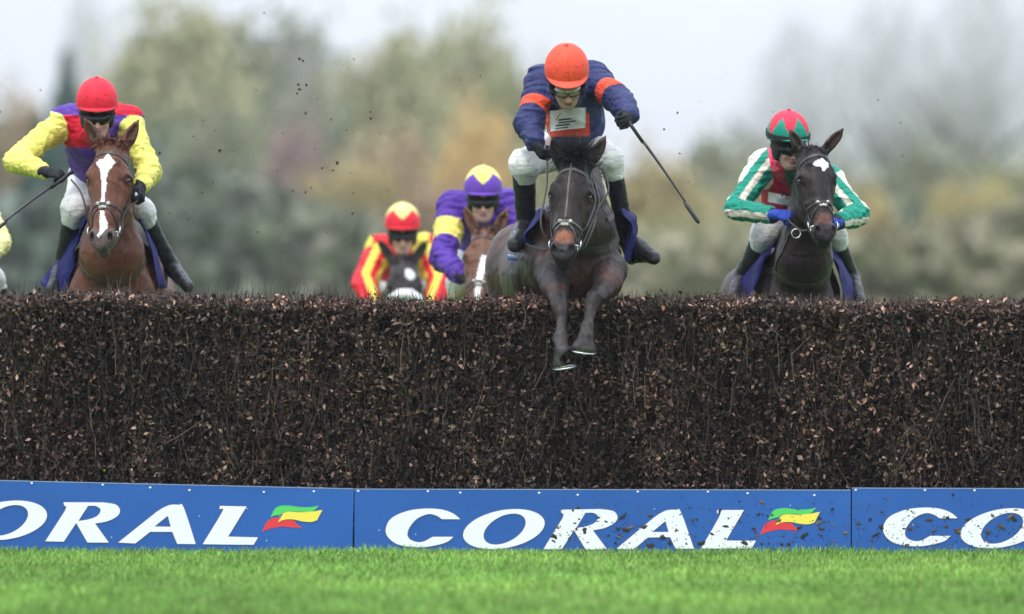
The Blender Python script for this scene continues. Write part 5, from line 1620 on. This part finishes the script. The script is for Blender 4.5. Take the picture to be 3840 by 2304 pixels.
# ======================================================= purple rider and bay horse
def back_pair(H, ears, c, back, neck, base, marks, label, tan=None, fleece=False, rein=None, nbv=.36, muz=(.05, .04, .04)):
    L = body_frame(c, back)
    rt, F, _, _h = horse("racehorse", label, H, ears, neck, dict(c=c, back=back), gallop_legs(L), coat(base, muzzle=muz, marks=marks, earin=np.array(base)*.5, seed=12, var=.2), h=.016, hf=.009)
    bridle(rt, F, H, None, noseband_v=nbv, fleece=fleece, reins=rein)
    hair_tufts("forelock", rt, [H(-.045, .0, -.06), H(.045, .0, -.06)], [(-.2, -.5, .35), (.2, -.5, .35)], .10, .0045, 170, np.array(base)*.35 + .012, curl=.6, seed=28, grav=.3)
    hair_tufts("mane", rt, [H(0, -.02, -.12)] + [np.array(p) for p in neck['crest']], [(.2, 0, 1), (.5, .1, .7), (.6, .1, .5)], .10, .004, 200, np.array(base)*.3, curl=.4, seed=29)
    hair_tufts("tail", rt, [L(0, 1.86, .10), L(0, 1.92, .0)], [(0, 1, -.2), (0, .8, -.6)], .7, .004, 150, np.array(base)*.3, curl=.12, seed=6, grav=.25)
    sheet("saddlecloth", rt, [[L(-.16, .45, .24), L(-.16, .7, .24), L(-.16, .95, .22)], [L(-.30, .45, .05), L(-.31, .7, .04), L(-.30, .95, .04)], [L(-.31, .45, -.16), L(-.32, .7, -.18), L(-.31, .95, -.16)]], M_cloth_blue)
    sheet("saddlecloth", rt, [[L(.16, .45, .24), L(.16, .7, .24), L(.16, .95, .22)], [L(.30, .45, .05), L(.31, .7, .04), L(.30, .95, .04)], [L(.31, .45, -.16), L(.32, .7, -.18), L(.31, .95, -.16)]], M_cloth_blue)
    saddle(rt, L, .26)
    return rt, F, L
Hp = HeadFrame(cP(1383, 700, 5.9), cP(1275, 1560, 5.62), R(-6))
back_pair(Hp, [cP(1180, 488, 5.95), cP(1598, 505, 5.95)], cP(1440, 1760, 6.5), (.02, 1.4, -.05),
          dict(crest=[cP(1400, 1100, 6.5), cP(1420, 1350, 6.75)], throat=[cP(1400, 1380, 6.3), cP(1430, 1560, 6.35)], rc=[.09, .12], rt=[.12, .17]),
          (.155, .070, .042), ([(-.004, .19), (.040, .185), (.055, .20), (.030, .27), (.018, .36), (.02, .5), (-.014, .5), (-.018, .36), (-.010, .25)],),
          "bay horse with white blaze half hidden behind the leading horse's quarters", rein={-1: [cP(1210, 1330, 5.9), cP(1190, 1210, 6.1)]})
Fp = FaceFrame(cP(1360, 475, 6.35), R(10), R(0), 0, 1.0)
Jp = dict(sh=[cP(1075, 500, 6.72), cP(1600, 470, 6.72)], el=[cP(972, 985, 6.42), cP(1700, 950, 6.5)], wr=[cP(1165, 1180, 6.1), cP(1510, 1180, 6.1)],
          chest=cP(1330, 600, 6.8), belly=cP(1330, 820, 7.0), pelvis=cP(1340, 940, 7.25), hip=[cP(1240, 980, 7.1), cP(1450, 980, 7.1)],
          kn=[cP(1120, 1235, 6.65), cP(1600, 1235, 6.65)], an=[cP(1070, 1690, 6.9), cP(1650, 1690, 6.9)], toe=[cP(1010, 1880, 6.6), cP(1720, 1880, 6.6)],
          ra=[(.088, .070, .046), (.085, .068, .042)], rl=[(.105, .070, .052, .042)]*2, fold=.009,
          r=dict(chest=.165, belly=.14, yoke=.08), hand=[((.9, -.4, -.25), (-.1, .6, -.8), (-.3, -.7, -.6)), ((-.9, -.4, -.25), (.1, .6, -.8), (.3, -.7, -.6))])
PURP = (.088, .034, .30); LEM = (.82, .70, .16)
def paint_p(V, F, J):
    x, y = cP.inv(V); c = np.tile(np.array([PURP]), (len(V), 1))
    dt, d0, d1 = F.at(V, 'torso', raw=True), F.at(V, 'arm0', raw=True), F.at(V, 'arm1', raw=True)
    for q, d in ((0, d0), (1, d1)):
        t, _, _ = limb_param(V, J, q); c[(d < dt + .02) & (t > (.36 if q == 0 else .6)) & (t < (.72 if q == 0 else .95))] = LEM
    return c
def zigcap(top, low, n=4, a=.43, b=.31):
    def f(th, ph):
        z = 1 - abs(((ph*n/(2*math.pi) + .5) % 1) - .5)*2
        return top if th < a + b*z else low
    return f
rootPj, _, _ = person("person", "rider in purple silks with yellow armband and purple cap with a yellow star top", Jp, Fp, paint_p)
cap(rootPj, Fp, zigcap((.82, .70, .19), (.135, .055, .40)), btn=(.84, .74, .25), peakw=.016); goggles(rootPj, Fp)

# ======================================================= red and yellow rider, the rearmost pair
Hr = HeadFrame(cP(598, 985, 10.9), cP(628, 1870, 10.7), R(2))
back_pair(Hr, [cP(352, 815, 10.95), cP(832, 820, 10.95)], cP(620, 1990, 11.7), (.0, 1.4, -.05),
          dict(crest=[cP(600, 1350, 11.5), cP(610, 1600, 11.8)], throat=[cP(610, 1620, 11.3), cP(615, 1800, 11.4)], rc=[.09, .12], rt=[.13, .18]),
          (.040, .030, .032), ([(.004, .088), (.030, .070), (.062, .095), (.072, .125), (.045, .150), (.020, .145), (.004, .115)],),
          "dark horse with white star and thick white noseband, furthest back, behind the hedge", fleece=True, nbv=.24)
Fr = FaceFrame(cP(588, 800, 11.35), R(8), R(1), 0, 1.02)
Jr = dict(sh=[cP(365, 910, 11.72), cP(815, 890, 11.72)], el=[cP(220, 1240, 11.45), cP(945, 1250, 11.45)], wr=[cP(330, 1470, 11.1), cP(850, 1470, 11.1)],
          chest=cP(590, 1000, 11.8), belly=cP(590, 1230, 12.0), pelvis=cP(590, 1370, 12.3), hip=[cP(490, 1400, 12.2), cP(700, 1400, 12.2)],
          kn=[cP(372, 1290, 11.55), cP(828, 1275, 11.55)], an=[cP(330, 1800, 11.9), cP(870, 1800, 11.9)], toe=[cP(270, 1950, 11.6), cP(930, 1950, 11.6)],
          ra=[(.085, .075, .05), (.085, .07, .05)], rl=[(.09, .052, .048, .042)]*2, fold=.008,
          r=dict(chest=.17, belly=.15, yoke=.08), hand=[((.6, -.4, -.5), (-.1, .6, -.8), (-.3, -.7, -.6)), ((-.6, -.4, -.5), (.1, .6, -.8), (.3, -.7, -.6))])
RD = (.72, .020, .035); YL = (.86, .72, .10)
def paint_r(V, F, J):
    x, y = cP.inv(V); c = np.tile(np.array([RD]), (len(V), 1))
    dt, d0, d1 = F.at(V, 'torso', raw=True), F.at(V, 'arm0', raw=True), F.at(V, 'arm1', raw=True)
    c[(((x - 300) / 470.0) % 1 > .82) & (dt < np.minimum(d0, d1) + .01)] = YL
    c[(np.abs(x - 790 - (850-y)*.15) < 42) & (y < 960)] = YL
    for q, d in ((0, d0), (1, d1)):
        t, _, rad = limb_param(V, J, q); s = rad[:, 0] * (1 if q == 0 else -1) / .075
        c[(d < dt) & (((x < 470) & (q == 0)) | ((x > 700) & (q == 1))) & ((np.abs(s - .1) < .34) | (s > .95))] = YL
    return c
rootRj, _, _ = person("person", "rider in red silks with yellow stripes and red cap with a pale star top", Jr, Fr, paint_r)
cap(rootRj, Fr, zigcap((.86, .74, .26), (.74, .022, .045)), btn=(.8, .7, .4), peakw=.014); goggles(rootRj, Fr)

# ======================================================= clods of turf kicked up into the air
def clod(px, py, d, Y):
    s = (CAM_D + Y)/CAM_D/PPM; p = W(px, py, Y); r0 = d*s*.5
    o = bpy.data.objects.new("mud_clod", CLODS[int(px*7+py) % 4]); COL.objects.link(o); o.location = Vector(p)
    o.scale = (r0*1.15, r0, r0*.9); o.rotation_euler = (px*.1, py*.3, px*.7)
    props(o, "small dark clod of turf flying through the air above the hedge", "mud clod", "mud clods flying above the hedge")
CLODS = []
for k in range(4):
    r = np.random.default_rng(k+40); F = Field(); F.el((0, 0, 0), (.8, .6, .55), None, .2)
    for _i in range(6): F.el(r.normal(size=3)*.45, r.uniform(.25, .5, 3), None, .12)
    F.disp = lambda P: .18*(vnoise(P*4)-.5)
    V, Q = F.mesh(.12); o = mesh_obj("mud_clod", V, Q, M_mud); CLODS.append(o.data); bpy.data.objects.remove(o)
for (x, y, d) in ((1122,222,12),(1136,228,9),(1118,318,10),(1122,336,11),(1148,320,10),(1114,352,8),(1146,426,11),(1190,372,6),(1242,448,7),(824,564,14),(1264,612,13),(1388,420,8),(1390,446,9),
                  (1208,632,9),(1248,640,8),(800,686,7),(760,724,8),(1098,716,8),(1146,722,10),(1168,706,6),(760,452,6),(808,490,5),(726,512,6),(1298,488,6),(1318,650,5),(1322,802,9),(1324,726,6),
                  (1040,640,6),(1180,560,5),(888,708,6),(700,800,5),(966,870,8),(1228,872,6),(1398,886,6),(1456,720,5),(990,50,7),(1802,286,6),(1328,222,6),(2540,424,9),(2490,486,8),(2548,576,8),
                  (2582,682,6),(3292,376,7),(3378,460,6),(3384,584,6),(152,338,6),(0,420,10),(600,574,10),(636,800,6),(708,822,7),(1730,300,5),(960,340,5),(1040,420,5),(1060,500,6),(896,1020,6),(2900,420,5)):
    clod(x, y, d*1.25, 1.2 + (x % 7)*.25)

r5 = np.random.default_rng(77)
for _i in range(80):
    px = float(r5.choice([r5.normal(1200, 260), r5.uniform(350, 2000), r5.uniform(2400, 3800)], p=[.55, .33, .12])); py = r5.uniform(150, 1060)
    if 1890 < px < 2420 or px < 600: continue
    clod(px, py, r5.uniform(2.5, 5.0), float(r5.uniform(.3, 3.0)))
# stirrups and leathers of the leading rider
for (a, b, c_, sgn) in ((cN(150, 500, .62), cN(165, 640, .60), cN(235, 640, .72), 1), (cN(1010, 560, .86), cN(985, 720, .90), cN(1045, 705, .84), -1)):
    m = MB(); top = np.array(a); l_, r_2 = np.array(b), np.array(c_)
    m.tube([top, top*.5 + l_*.5 + np.array([-.02*sgn, 0, .01]), l_, r_2, top*.5 + r_2*.5 + np.array([.02*sgn, 0, .01]), top], .0045, 8)
    m.build("stirrup", M_steel, rootM)
# white printing along the lower edge of the leading horse's saddlecloth
G0 = [[cN(100, 648, .66), cN(168, 668, .66)], [cN(100, 698, .66), cN(168, 704, .66)]]
lb = sheet("saddlecloth_label", rootM, G0, material("label_blue", (.05, .12, .45), .6, .3), wav=0)
for k in range(5):
    m = MB(); a = cN(106 + k*13, 655 + k*2.6, .655); b = cN(112 + k*13, 680 + k*1.5, .655)
    m.tube([a, b], .0032, 6); m.build("printing", M_white, lb)
